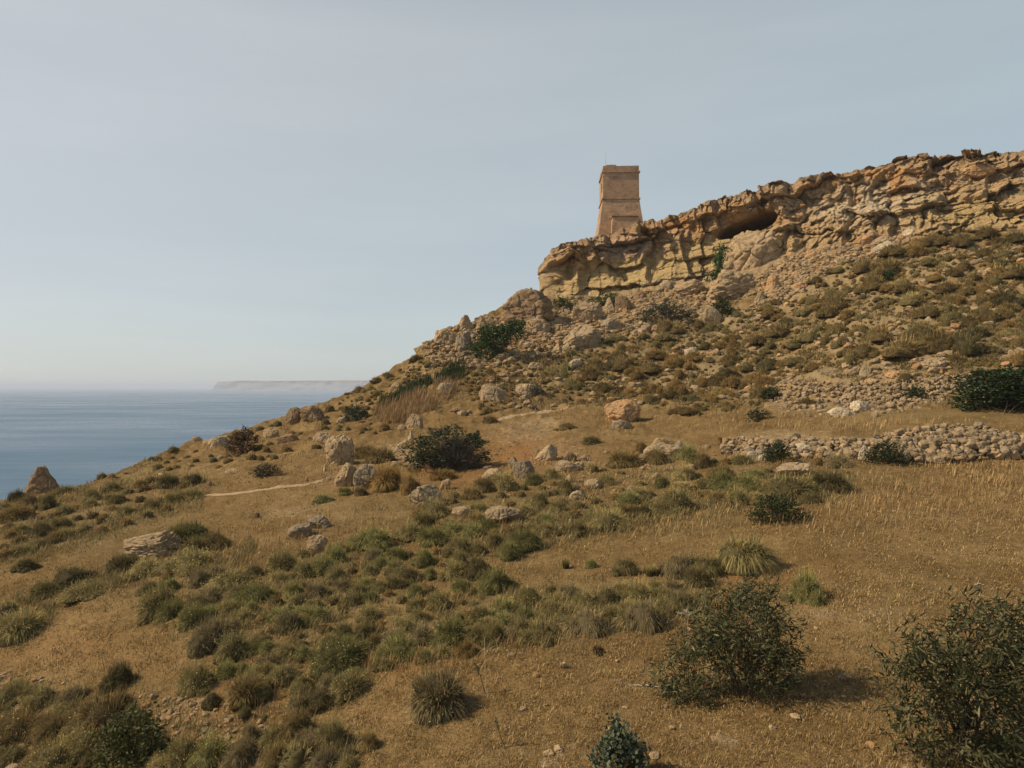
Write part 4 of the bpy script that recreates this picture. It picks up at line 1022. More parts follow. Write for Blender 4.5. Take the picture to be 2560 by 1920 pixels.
def clump_arrays(seed, lobes, n=1300, **kw):
    r = np.random.RandomState(seed + 500)
    parts = [tussock_arrays(seed, n=int(n * .5), **kw)]; place = [((0, 0, 0), (.78, .78, .92), 0)]
    for k in range(lobes):
        a = k * 6.28 / lobes + r.uniform(-.5, .5); d = r.uniform(.2, .36); s = r.uniform(.36, .62)
        parts.append(tussock_arrays(seed + 37 * (k + 1), n=int(n * .5 * s * 1.3), **kw)); place.append(((d * math.cos(a), d * math.sin(a), -.02), (s, s, s * r.uniform(.75, 1.25)), a))
    Vs, Qs, Ts, Cs, m = [], [], [], [], 0
    for (V, Q, T, C), (o, sc, a) in zip(parts, place):
        V = V * sc; V = np.c_[V[:, 0] * math.cos(a) - V[:, 1] * math.sin(a), V[:, 0] * math.sin(a) + V[:, 1] * math.cos(a), V[:, 2]] + o
        Vs.append(V); Qs.append(Q + m); Cs.append(C * r.uniform(.85, 1.15)); m_ = m; m += len(V)
        if len(T): Ts.append(T + m_)
    return np.concatenate(Vs), np.concatenate(Qs), (np.concatenate(Ts) if Ts else []), np.concatenate(Cs)
def tussock_mesh(seed, lobes=0, **kw):
    V, Q, T, C = clump_arrays(seed, lobes, **kw) if lobes else tussock_arrays(seed, **kw)
    V = V.copy(); q0, q1 = np.percentile(V, 1, axis=0), np.percentile(V, 99.2, axis=0); q1[2] = np.percentile(V[:, 2], 99.9)
    V = (V - (*((q0 + q1) / 2)[:2], 0)) / (q1[0] - q0[0], q1[1] - q0[1], q1[2]); V[:, 2] -= .03
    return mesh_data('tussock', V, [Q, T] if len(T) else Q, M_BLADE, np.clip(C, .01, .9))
TUS = {'flower': [tussock_mesh(s, n=2300, flower=.30, wid=.006, lobes=l) for s, l in ((1, 0), (2, 2), (3, 3), (4, 4), (5, 3), (6, 2))],
       'plain': [tussock_mesh(s, n=2300, flower=.05, droop=.3, wid=.006, lobes=l) for s, l in ((11, 0), (12, 2), (13, 3), (14, 4))],
       'thatch': [tussock_mesh(s, n=2100, flower=.0, droop=.85, wind=.16, wid=.0065, lobes=l) for s, l in ((21, 0), (22, 2), (23, 3))],
       'scrub': [tussock_mesh(s, n=900, flower=.0, droop=.1, wid=.011, lobes=l) for s, l in ((31, 2), (32, 3), (33, 4), (34, 5), (35, 3), (36, 4))],
       'spiky': [tussock_mesh(s, n=420, flower=.0, droop=-.2, wid=.014, thatch=False, spread=.6) for s in (41, 42)]}
TINT = {'olive': (.98, .98, .82), 'green': (.86, .96, .72), 'grey': (.90, .87, .88), 'dark': (.62, .62, .56), 'brown': (1.15, .92, .70), 'straw': (1.9, 1.55, 1.15), 'pale': (1.25, 1.22, 1.05), 'dull': (.88, .78, .66)}
PLANTS = []     # (object, column, row, width, height, kind, tint)
def plant(x, by, w, h, kind, tint, name='tussock', label=None, cat=None, group=None, ref=None):
    p = ground(x, by - .10 * h)[0]; Y = p[1]
    W, H = w * K / FPX * Y, h * K / FPX * Y
    P = np.array(world_at(x, by - .04 * h, Y)); P[2] = max(P[2], p[2] - .1)
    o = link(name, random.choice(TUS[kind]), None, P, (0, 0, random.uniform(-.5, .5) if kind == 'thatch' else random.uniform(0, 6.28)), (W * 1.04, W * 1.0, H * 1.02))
    c = np.array(TINT[tint]) * random.uniform(.88, 1.12); o.color = (*c, 1)
    tag(o, label, cat, group)
    PLANTS.append((o, x, by - h / 2, w, h, kind, tint, ref))
    if ref: BOXES.append((ref, x, by - h / 2, w, h))
    return o

# the tussocks that stand out: column, foot row, width, height, kind, tint, label or None, short name
T = [
 (945, 1542, 128, 104, 'plain', 'grey', 'largest grey green tussock standing alone in the foreground grass', 'the big grey tussock'),
 (1615, 1228, 118, 76, 'thatch', 'olive', 'large shaggy olive tussock with drooping skirt on the open meadow', 'the shaggy meadow tussock'),
 (1742, 1302, 84, 78, 'flower', 'green', 'upright rounded tussock with flower tips casting a shadow, above the leafy shrub', 'the upright shadow tussock'),
 (1458, 1108, 104, 60, 'flower', 'olive', 'wide fluffy tussock with yellowish tips below the capped rock', 'the fluffy wide tussock'),
 (1350, 1237, 58, 36, 'thatch', 'dark', 'dark thatched tussock with grey right side on bare grass', 'the dark thatched tussock'),
 (1222, 1232, 15, 27, 'spiky', 'dark', 'thin upright dark tuft, narrowest of the small tufts on the meadow', None),
 (1273, 1228, 30, 25, 'flower', 'green', 'small rounded green tuft right of the thin upright tuft', None),
 (1030, 1248, 68, 54, 'plain', 'dark', 'dark leaning tussock with flower specks in mid foreground', 'the dark leaning tussock'),
 (1066, 1276, 84, 54, 'plain', 'green', None, None),
 (260, 1492, 74, 66, 'plain', 'dark', 'dark rounded tussock alone on the bare left slope', 'the lone left tussock'),
 (425, 1492, 80, 70, 'flower', 'olive', 'rounded flower tipped tussock at the edge of stony soil', 'the stony edge tussock'),
 (460, 1523, 40, 36, 'plain', 'dark', 'small dark ball tussock on stony soil', None),
 (1007, 1414, 54, 36, 'plain', 'brown', 'brown ball tussock on the grass beside a bare dry stalk', 'the brown ball tussock'),
 (1720, 1078, 130, 62, 'flower', 'olive', 'pale olive tussock in front of the broad meadow rock', 'the pale rock tussock'),
 (1790, 1062, 80, 50, 'plain', 'dark', None, None),
 (1470, 1240, 84, 50, 'thatch', 'grey', 'greyish thatched tussock, left of a pair on the open meadow', 'the meadow pair'),
 (1525, 1238, 70, 46, 'thatch', 'olive', None, None), (1505, 1264, 56, 46, 'plain', 'dark', None, None),
 (57, 1230, 52, 27, 'plain', 'dark', None, None), (160, 1256, 88, 38, 'plain', 'dark', None, None), (95, 1288, 56, 38, 'flower', 'olive', None, None), (190, 1284, 112, 32, 'flower', 'olive', None, None),
 (15, 1328, 66, 48, 'plain', 'dark', None, None), (45, 1374, 100, 62, 'plain', 'olive', None, None), (345, 1328, 108, 72, 'flower', 'olive', None, None), (372, 1338, 62, 48, 'flower', 'green', None, None),
 (420, 1357, 68, 56, 'flower', 'green', None, None), (465, 1398, 100, 66, 'plain', 'grey', None, 'the broad grey tussock'), (512, 1418, 80, 62, 'flower', 'olive', None, None), (490, 1462, 44, 40, 'flower', 'green', None, None),
 (535, 1512, 78, 56, 'plain', 'dull', None, None), (529, 1544, 26, 22, 'plain', 'dark', None, None), (45, 1592, 98, 64, 'flower', 'dull', None, None), (25, 1516, 74, 48, 'plain', 'olive', None, None), (95, 1520, 78, 46, 'flower', 'olive', None, None),
 (160, 1524, 66, 46, 'plain', 'grey', None, None), (118, 1590, 66, 46, 'plain', 'dull', None, None), (230, 1578, 124, 88, 'plain', 'dull', None, 'the wide dull tussock'), (130, 1664, 128, 74, 'flower', 'olive', None, None), (190, 1620, 84, 60, 'flower', 'olive', None, None),
 (395, 1650, 90, 66, 'flower', 'olive', None, None), (455, 1642, 82, 64, 'flower', 'green', None, None), (520, 1648, 78, 58, 'plain', 'grey', None, None), (350, 1672, 80, 50, 'flower', 'pale', None, None), (300, 1665, 70, 40, 'flower', 'olive', None, None),
 (550, 1250, 50, 32, 'plain', 'dark', None, None), (605, 1238, 58, 46, 'flower', 'olive', None, None), (655, 1252, 62, 50, 'flower', 'olive', None, None), (555, 1298, 96, 44, 'plain', 'green', None, None), (635, 1290, 44, 38, 'plain', 'green', None, None),
 (786, 1374, 48, 32, 'plain', 'dark', None, None), (810, 1397, 30, 32, 'plain', 'dull', None, None), (862, 1418, 104, 54, 'flower', 'green', None, None), (730, 1437, 134, 62, 'flower', 'green', None, 'the wide flowering tussock'), (970, 1388, 78, 62, 'flower', 'green', None, None),
 (1068, 1391, 58, 58, 'flower', 'olive', None, None), (922, 1432, 38, 38, 'flower', 'green', None, None), (692, 1522, 50, 40, 'plain', 'dark', None, None), (755, 1492, 80, 46, 'flower', 'olive', None, None), (800, 1616, 40, 40, 'plain', 'dull', None, None),
 (635, 1588, 80, 60, 'plain', 'dull', None, None), (715, 1620, 74, 78, 'plain', 'olive', None, None), (640, 1664, 96, 84, 'plain', 'grey', None, None), (600, 1660, 70, 60, 'plain', 'dull', None, None), (700, 1665, 80, 60, 'plain', 'grey', None, None), (545, 1600, 46, 44, 'plain', 'grey', None, None),
 (875, 1252, 80, 34, 'flower', 'pale', 'whitish flowering low tussock above the dense tussock belt', 'the whitish tussock'), (930, 1246, 32, 24, 'plain', 'green', None, None), (950, 1312, 56, 42, 'flower', 'olive', None, None),
 (1405, 1242, 28, 24, 'spiky', 'olive', None, None), (1312, 1312, 62, 52, 'flower', 'dark', None, 'the dark round tussock'), (1262, 1312, 56, 42, 'flower', 'olive', None, None), (1375, 1302, 78, 54, 'flower', 'olive', None, None), (1390, 1354, 110, 64, 'thatch', 'grey', None, 'the wide skirted tussock'),
 (1272, 1360, 114, 46, 'thatch', 'grey', None, None), (1195, 1330, 90, 40, 'flower', 'olive', None, None), (1470, 1324, 84, 54, 'thatch', 'dark', None, None), (1140, 1312, 64, 58, 'flower', 'olive', None, None), (1190, 1285, 32, 26, 'plain', 'green', None, None), (1165, 1382, 92, 52, 'flower', 'olive', None, None), (1120, 1372, 60, 44, 'plain', 'grey', None, None),
 (1135, 1182, 80, 44, 'plain', 'green', None, None), (993, 1197, 70, 44, 'flower', 'olive', None, None), (1071, 1179, 36, 30, 'plain', 'dark', None, None), (1246, 1157, 44, 34, 'plain', 'dark', None, None), (1320, 1140, 96, 48, 'flower', 'olive', None, 'the long belt tussock'), (1389, 1114, 42, 28, 'plain', 'dark', None, None),
 (395, 1168, 110, 44, 'plain', 'green', None, 'the arched tussock'), (425, 1195, 56, 40, 'plain', 'olive', None, None), (470, 1184, 70, 40, 'plain', 'dull', None, None), (415, 1230, 116, 48, 'flower', 'olive', None, None), (268, 1233, 70, 40, 'plain', 'dark', None, None), (320, 1240, 80, 40, 'flower', 'pale', None, None),
 (610, 1238, 64, 54, 'flower', 'olive', None, None), (728, 1194, 44, 25, 'plain', 'dull', None, None), (805, 1182, 96, 46, 'plain', 'green', None, None), (885, 1160, 70, 36, 'plain', 'olive', None, None), (700, 1240, 70, 46, 'flower', 'green', None, None),
 (515, 1262, 110, 28, 'flower', 'olive', None, None), (1058, 918, 36, 24, 'plain', 'dull', 'dark rounded tussock at the left end of the upper footpath', 'the footpath tussock'), (1278, 966, 42, 24, 'plain', 'dark', None, None), (1225, 934, 58, 24, 'plain', 'dull', None, None),
 (820, 1002, 70, 40, 'plain', 'dull', None, None), (790, 990, 60, 32, 'plain', 'dull', None, None), (838, 1062, 66, 64, 'plain', 'brown', 'round brown bushy tussock right of the grey path boulder', 'the brown bushy tussock'), (884, 1068, 46, 52, 'plain', 'brown', None, None),
 (955, 1035, 60, 24, 'plain', 'brown', None, None), (700, 1085, 48, 20, 'plain', 'green', None, None), (780, 1072, 30, 22, 'plain', 'dull', None, None), (745, 1068, 28, 18, 'plain', 'green', None, None),
 (1085, 1060, 70, 46, 'flower', 'pale', None, None), (940, 1118, 70, 44, 'plain', 'pale', None, None), (1040, 1065, 60, 40, 'plain', 'dull', None, None), (1560, 1055, 80, 44, 'flower', 'green', None, None), (1610, 1066, 84, 46, 'flower', 'green', None, None),
 (1420, 1005, 62, 40, 'plain', 'dull', None, None), (1350, 1010, 74, 40, 'plain', 'dull', None, None), (1385, 985, 40, 34, 'plain', 'brown', None, None), (1810, 1008, 60, 30, 'plain', 'grey', None, None), (1518, 1012, 54, 38, 'plain', 'dull', None, None),
]
for x, by, w, h, kind, tint, label, ref in T:
    plant(x, by, w, h, kind, tint, label=label, cat='tussock', group='grass tussocks on the slope', ref=ref); seats.put(x, by, w * .62)
# the rest of the belts
BELTS = [ # outline, number, sizes, kinds, tints
 ([(290, 1290), (360, 1245), (560, 1240), (640, 1205), (800, 1160), (960, 1130), (1180, 1150), (1040, 1255), (1180, 1290), (1480, 1270), (1500, 1320), (1330, 1350), (1150, 1390), (1000, 1420), (880, 1430), (790, 1460), (700, 1540), (560, 1540), (480, 1460), (440, 1380)], 170, 30, 66, ('flower', 'flower', 'plain'), ('olive', 'green', 'green', 'olive', 'grey')),
 ([(0, 1090), (110, 1078), (300, 1045), (430, 1040), (437, 1072), (330, 1115), (210, 1165), (0, 1212)], 58, 26, 56, ('plain',), ('olive', 'dull', 'pale', 'olive', 'dark')),
 ([(0, 1490), (200, 1495), (330, 1565), (350, 1659), (0, 1659)], 22, 40, 80, ('flower', 'plain'), ('olive', 'dull')),
 ([(560, 1600), (740, 1560), (760, 1659), (560, 1659)], 8, 40, 74, ('plain',), ('grey', 'olive')),
 ([(900, 1095), (1040, 1060), (1150, 1035), (1500, 995), (1650, 1000), (1830, 1005), (1820, 1062), (1500, 1105), (1250, 1150), (1000, 1190), (900, 1170)], 110, 22, 60, ('flower', 'plain', 'flower'), ('olive', 'green', 'pale', 'dull')),
 ([(150, 1050), (300, 1010), (430, 962), (600, 922), (800, 872), (850, 935), (700, 985), (500, 1005), (420, 1030)], 70, 14, 34, ('scrub',), ('dull', 'olive', 'brown')),
]
belt = []
for poly, n, r0, r1, kinds, tints in BELTS:
    for x, y, r in scatter(poly, n, r0, r1, 1.2, spacing=.60, sq=1.9): belt.append((x, y, r, r * random.uniform(.46, .76), random.choice(kinds), random.choice(tints)))
belt.sort(key=lambda q: -q[2] * q[3])
for x, y, w, h, kind, tint in belt[:294 - len(T)]: plant(x, y, w, h, kind, tint, cat='tussock', group='grass tussocks on the slope')
SMALL_TUFTS = [q[:4] for q in belt[294 - len(T):]]

# ------------------------------------------------------------------ low brown scrub of the hillside
HS = [([(1130, 740), (1500, 700), (1640, 660), (1720, 630), (1780, 590), (1870, 560), (1990, 525), (2250, 515), (2250, 800), (2090, 800), (2000, 775), (1800, 800), (1690, 820), (1650, 890), (1400, 890), (1390, 860), (1300, 860), (1290, 880), (1140, 850)], 760, 11, 52),
      ([(730, 870), (830, 815), (900, 775), (1000, 740), (1130, 740), (1140, 890), (1040, 900), (960, 800), (860, 850), (800, 930), (740, 910)], 130, 10, 26)]
scrub_spots = []
big = [(2020, 765, 84, 50), (2085, 770, 74, 50), (1955, 775, 84, 44), (1900, 740, 60, 34), (1750, 745, 56, 30), (1810, 725, 66, 30), (1870, 775, 60, 36), (2160, 665, 70, 34), (2110, 735, 56, 30), (1930, 560, 60, 30), (1980, 560, 40, 26), (2130, 560, 44, 30), (1815, 720, 50, 24), (2080, 740, 60, 30), (1640, 755, 44, 24), (1960, 835, 40, 26), (2010, 690, 60, 30), (1790, 690, 44, 26), (2190, 610, 60, 30), (1950, 640, 46, 24), (1665, 800, 50, 28), (1700, 710, 44, 24), (1480, 900, 60, 18), (1740, 880, 40, 18)]
for x, y, w, h in big: scrub_spots.append((x, y, w, h)); seats.put(x, y, w * .6)
for poly, n, r0, r1 in HS:
    for x, y, r in scatter(poly, n, r0, r1, 1.9, spacing=.55, sq=1.7): scrub_spots.append((x, y, r, r * random.uniform(.5, .75)))
scrub_spots.sort(key=lambda q: -q[2] * q[3])
for x, y, w, h in scrub_spots[:285]:
    plant(x, y, w * 1.1, h, 'scrub', random.choice(('dull', 'dark', 'dull')) if w > 43 else random.choice(('brown', 'dull', 'olive', 'dull', 'brown', 'pale')) if x > 1700 else random.choice(('brown', 'dull', 'olive', 'brown', 'pale')), 'scrub_bush', cat='scrub bush', group='scrub bushes on the hillside')
low = [tussock_arrays(60 + k, n=150, flower=0, droop=.1, wid=.024) for k in range(5)]
def merged_scrub(spots, name, label):
    Vs, Qs, Ts, Cs, n = [], [], [], [], 0
    rs = np.random.RandomState(9)
    for x, y, w, h in spots:
        V, Q, Tt, C = low[rs.randint(5)]; p = ground(x, y)[0]; s = K / FPX * p[1]; a = rs.rand() * 6.28
        V = V * (w * s, w * s, h * s); V = np.c_[V[:, 0] * math.cos(a) - V[:, 1] * math.sin(a), V[:, 0] * math.sin(a) + V[:, 1] * math.cos(a), V[:, 2] - .05] + p
        t = np.array(TINT[('brown', 'dull', 'olive')[rs.randint(3)]]) * rs.uniform(.8, 1.2)
        Vs.append(V); Qs.append(Q + n); Ts.append(Tt + n); Cs.append(C * t); n += len(V)
    tag(link(name, mesh_data(name, np.concatenate(Vs), [np.concatenate(Qs), np.concatenate(Ts)], M_BLADE, np.clip(np.concatenate(Cs), .01, .9))), label, kind='stuff')
extra = []
rs_ = random.Random(77)
for poly, n, r0, r1 in HS:
    xs, ys = [p[0] for p in poly], [p[1] for p in poly]; k = 0
    while k < n * 2.2:
        x, y = rs_.uniform(min(xs), max(xs)), rs_.uniform(min(ys), max(ys))
        if y > edge_row(x) + 2 and inside(poly, x, y) and HN[int(x) // 4, int(y) // 4] < rs_.uniform(-.15, .3): extra.append((x, y, rs_.uniform(6, 15), rs_.uniform(4, 9))); k += 1
MERGE = scrub_spots[285:] + extra + SMALL_TUFTS

# ------------------------------------------------------------------ dry grass
def grass_field(name, label, rows, n, hmin, hmax, cols, seed, mask, wpx=.42, lean=.35):
    r = np.random.RandomState(seed)
    x = r.uniform(-60, 2272, n); y = r.uniform(rows[0], rows[1], n)
    keep = (y > edge_row(x) + 3) & (r.rand(n) < mask(x, y)); x, y = x[keep], y[keep]; n = len(x)
    P = ground(x, y); Y = P[:, 1]
    tuft = fbm(P * (1, 1, 0) / .55 + 3, 2); patch = fbm(P * (1, 1, 0) / 3.0 + 13, 3)
    L = r.uniform(hmin, hmax, n) * (1 + .9 * tuft + .5 * patch)
    a = r.rand(n) * 6.28; ln = np.abs(r.normal(size=n)) * lean + .12
    d = np.stack([np.cos(a) * ln + .22, np.sin(a) * ln, np.ones(n)], -1); d /= np.linalg.norm(d, axis=1)[:, None]
    t = np.array([0, .55, 1.0])[None, :, None]
    Pt = P[:, None] + d[:, None] * L[:, None, None] * t; Pt[:, 2, 2] -= L * .22 * ln; Pt[:, 0, 2] -= .02
    w = np.maximum(.0022, wpx * Y / FPX) * r.uniform(.5, 1.1, n)
    W = w[:, None] * np.array([.9, .8, .12])[None]
    C = np.array(cols)[r.randint(len(cols), size=n)] * r.uniform(.75, 1.25, n)[:, None] * (1 + .28 * patch + .2 * tuft)[:, None]
    C = np.clip(C, .02, .8)
    C = np.stack([C * .8, C, C * 1.15], 1)
    side = np.stack([-np.sin(a), np.cos(a), np.zeros(n)], -1) + r.normal(size=(n, 3)) * .3
    V, Q, Cc = ribbons(Pt, W, C, side)
    tag(link(name, mesh_data(name, V, Q, M_BLADE, Cc)), label, kind='stuff')
def meadow(x, y):
    m = sstep(880, 960, y) * (1 - .55 * np.minimum(1, zone(x, y, PALE) * 1.6)) * (1 - .25 * zone(x, y, GREEN))
    return m * (.22 + .78 * sstep(-.15, .2, fbm(np.c_[x / 60, y / 26, x * 0], 3)))
STRAW = ((.285, .192, .078), (.36, .255, .115), (.225, .147, .058), (.26, .158, .056), (.45, .335, .17), (.175, .112, .046))
grass_field('grass', 'short golden dry grass covering the slope', (890, 1700), 520000, .04, .12, STRAW, 3, meadow, .36, 1.1)
def tall(x, y):
    m = np.zeros(len(x))
    for cx, cyy, rx, ry, w in ((2150, 1045, 160, 26, .8), (1950, 1090, 200, 30, .45), (1700, 925, 150, 10, .9), (1890, 918, 130, 8, 1), (2130, 1008, 130, 13, .9), (1560, 905, 200, 10, .6), (1330, 905, 100, 10, .4), (850, 1432, 80, 14, .9), (960, 1450, 60, 14, .4), (530, 1215, 70, 18, .8), (560, 1185, 60, 20, .5),
                               (720, 1140, 110, 22, .35), (1480, 1130, 90, 18, .5), (1620, 1090, 120, 20, .6), (2050, 1060, 220, 30, .45), (1800, 1130, 200, 30, .3), (1390, 1150, 90, 10, .6), (1080, 1395, 100, 8, .4), (1210, 888, 50, 7, .8), (420, 1050, 80, 8, .4), (1650, 985, 120, 8, .3)):
        m = np.maximum(m, w * soft_blob(x, y, cx, cyy, rx, ry))
    for ref, bx, byy, bw, bh in ROCK_BOXES:
        if byy + bh / 2 > 880: m = np.maximum(m, .9 * soft_blob(x, y, bx, byy + bh / 2 + 2, bw * .55, 4))
    return m * (.3 + .7 * sstep(-.1, .3, fbm(np.c_[x / 16, y / 10, x * 0 + 7], 2)))
grass_field('tall_grass', 'taller dry straw grass in fringes along walls and tussocks', (870, 1480), 340000, .16, .42, ((.34, .228, .098), (.29, .18, .072), (.40, .285, .14), (.25, .15, .06)), 5, tall, .36, .22)
def reeds(x, y):
    return np.maximum.reduce([soft_blob(x, y, 905, 880, 42, 22), soft_blob(x, y, 850, 905, 42, 20), .8 * soft_blob(x, y, 960, 850, 34, 22), .5 * soft_blob(x, y, 1180, 800, 40, 15)]) > r_gate(x, y)
def r_gate(x, y): return .35 + .25 * fbm(np.c_[x / 12, y / 8, x * 0], 2)
grass_field('dry_reeds', 'dry pinkish brown reeds on the slope left of centre', (780, 950), 150000, .5, 1.1, ((.29, .185, .09), (.24, .15, .072), (.34, .225, .115)), 6, lambda x, y: reeds(x, y) * .8, .32, .10)
def greenreeds(x, y):
    line = np.interp(x, [815, 850, 900, 950, 1005], [890, 872, 850, 825, 805]); return (np.abs(y - line) < 9 + 4 * np.sin(x / 17)) & (x > 818) & (x < 1003) & (fbm(np.c_[x / 20, y / 20, x * 0], 2) > -.28)
grass_field('green_reeds', 'dark green strip of living reeds above the dry reeds', (780, 910), 160000, .5, 1.0, ((.05, .062, .026), (.06, .072, .032), (.042, .05, .022)), 8, greenreeds, .5, .12)

BANDS = [([0, 130, 300, 440], [1108, 1078, 1050, 1046], 13, .95), ([0, 110, 210, 300, 430], [1206, 1176, 1150, 1108, 1074], 17, 1.0), ([0, 120, 240], [1150, 1128, 1100], 10, .6),
         ([200, 330, 450, 540], [1260, 1232, 1216, 1196], 20, .9), ([0, 60, 110], [1370, 1350, 1320], 26, .8), ([60, 180, 260], [1300, 1272, 1260], 14, .8), ([1000, 1250, 1500, 1830], [1180, 1140, 1092, 1050], 22, .9), ([150, 300, 430], [1048, 1010, 968], 10, .5), ([1150, 1330, 1510], [1345, 1330, 1312], 24, .9)]
def mats(x, y):
    m = zone(x, y, [(620, 1330, 240, 80, 1), (1060, 1320, 230, 55, .95), (1180, 1120, 300, 36, .8), (150, 1580, 220, 70, .9), (640, 1610, 110, 45, .75), (1640, 1040, 190, 20, .9), (800, 1210, 160, 40, .7), (1400, 1020, 150, 30, .6), (880, 1370, 160, 50, .9), (640, 1450, 130, 60, .9), (400, 1610, 180, 50, .6)])
    b = np.zeros(len(x))
    for bx, by_, wd, w in BANDS:
        line = np.interp(x, bx, by_); b = np.maximum(b, w * np.exp(-((y - line) / wd) ** 2) * ((x > bx[0] - 30) & (x < bx[-1] + 10)))
    q = fbm(np.c_[x / 34, y / 15, x * 0 + 2], 3)
    return np.maximum(m * .72 * sstep(-.06, .3, q), b * sstep(-.32, .05, q))
grass_field('wild_herbs', 'tangled grey olive herbs filling the gaps between tussocks', (1000, 1680), 820000, .14, .40, ((.185, .15, .065), (.155, .132, .056), (.235, .185, .082), (.15, .13, .052), (.36, .275, .135), (.30, .215, .095), (.165, .14, .06)), 15, mats, .34, .50)

def hillmat(x, y):
    m = np.maximum.reduce([sstep(1130, 1300, x) * sstep(900, 870, y), .8 * sstep(900, 1000, x) * sstep(890, 860, y) * sstep(730, 780, y)])
    m = m * sstep(0, 26, y - edge_row(x)) * (1 - .8 * zone(x, y, [(1350, 680, 220, 40, 1), (1760, 600, 110, 40, 1), (1900, 862, 240, 34, .9), (1925, 640, 50, 45, .9)]))
    return m * sstep(.02, .3, fbm(np.c_[(x + .6 * y) / 52, y / 24, x * 0 + 21], 3) + .1)
grass_field('hill_grass', 'matted olive brown growth between the scrub on the hill', (520, 900), 420000, .12, .36, ((.17, .125, .054), (.14, .11, .046), (.22, .16, .073), (.12, .094, .04), (.30, .22, .105)), 19, hillmat, .40, .6)
# ------------------------------------------------------------------ leafy shrubs
def shrub_parts(seed, lobes, nleaf, leaf, width, cols, stems=9, hang=.5, clump=10, twig=.5, base=(0, 0), wind=.2, stem_r=.012, seal=False):
    """unit box shrub (x, y in -.5...5, z 0..1): leafy crown and its stems. lobes: (x, z, rx, rz) ellipses, leaf: length and width in unit"""
    r = np.random.RandomState(seed)
    L = np.array(lobes, float); area = L[:, 2] * L[:, 3]; pick = r.choice(len(L), nleaf // clump, p=area / area.sum())
    n = len(pick); u = r.normal(size=(n, 3)); u /= np.linalg.norm(u, axis=1)[:, None]; u *= (.35 + .68 * r.rand(n) ** .5)[:, None]
    ry = np.minimum(.48, (L[pick, 2] + L[pick, 3] * .6) * .6)
    c = np.stack([L[pick, 0] + u[:, 0] * L[pick, 2], (r.rand(n) - .5) * .2 + u[:, 1] * ry, L[pick, 1] + u[:, 2] * L[pick, 3]], -1)
    c += .05 * np.stack([fbm(c * 5 + k * 9 + seed, 2) for k in range(3)], -1)
    gap = fbm(c * 4.2 + seed * 1.7, 2); c = c[(gap > (-.5 if seal else -.16)) | (r.rand(n) < .3)]
    c[:, 2] = np.maximum(c[:, 2], .015); n = len(c)
    axis = c - np.array([base[0], 0, .1]); axis /= np.linalg.norm(axis, axis=1)[:, None] + 1e-6
    axis = axis + r.normal(size=(n, 3)) * .45 + (wind, 0, -hang * .4); axis /= np.linalg.norm(axis, axis=1)[:, None]
    m = n * clump; ci = np.repeat(np.arange(n), clump)
    l0, w0 = leaf
    along = r.rand(m) * l0 * 2.4
    p = c[ci] + axis[ci] * along[:, None] + r.normal(size=(m, 3)) * l0 * .35
    d = axis[ci] * .6 + r.normal(size=(m, 3)) * .65 + (wind * .6, 0, -hang); d /= np.linalg.norm(d, axis=1)[:, None]
    sd = np.cross(d, r.normal(size=(m, 3))); sd /= np.linalg.norm(sd, axis=1)[:, None]; up = np.cross(sd, d)
    ln = l0 * r.uniform(.6, 1.25, m)[:, None]; wd = w0 * r.uniform(.7, 1.2, m)[:, None]
    a = p; b1 = p + d * ln * .35 + sd * wd + up * wd * .3; b2 = p + d * ln * .35 - sd * wd + up * wd * .3
    e1 = p + d * ln * .7 + sd * wd * .75 - up * ln * .04; e2 = p + d * ln * .7 - sd * wd * .75 - up * ln * .04; t = p + d * ln - up * ln * .16
    V = np.stack([a, b1, b2, e1, e2, t], 1).reshape(-1, 3); i = np.arange(m)[:, None] * 6
    T = np.concatenate([i + (0, 1, 2), i + (3, 5, 4)]); Q = i + np.array([1, 3, 4, 2])
    col = np.array(cols)[r.randint(len(cols), size=n)][ci] * r.uniform(.7, 1.35, m)[:, None]
    C = np.repeat(col, 6, 0)
    V[:, 2] = np.maximum(V[:, 2], .005)
    st = MB(); b0 = np.array([base[0], base[1], -.04])
    ends = c[r.choice(n, min(n, int(stems * 5)), replace=False)]
    mains = ends[:stems]
    for k, e in enumerate(mains):
        e = e * (.85, .85, .9); mid = b0 * .5 + e * .5 + (r.normal() * .05, r.normal() * .05, .06)
        tt = np.linspace(0, 1, 7)[:, None]; P = b0 * (1 - tt) ** 2 + 2 * mid * tt * (1 - tt) + e * tt ** 2 + r.normal(size=(7, 3)) * .006
        st.tube(P, np.linspace(stem_r, stem_r * .3, 7), 5)
        for e2 in ends[stems + k::stems]:
            q = P[r.randint(2, 6)]; mm = (q + e2) / 2 + (0, 0, .03); P2 = q * (1 - tt) ** 2 + 2 * mm * tt * (1 - tt) + e2 * tt ** 2
            st.tube(P2, np.linspace(stem_r * .5, stem_r * .12, 7), 4)
    return V, T, Q, C, st

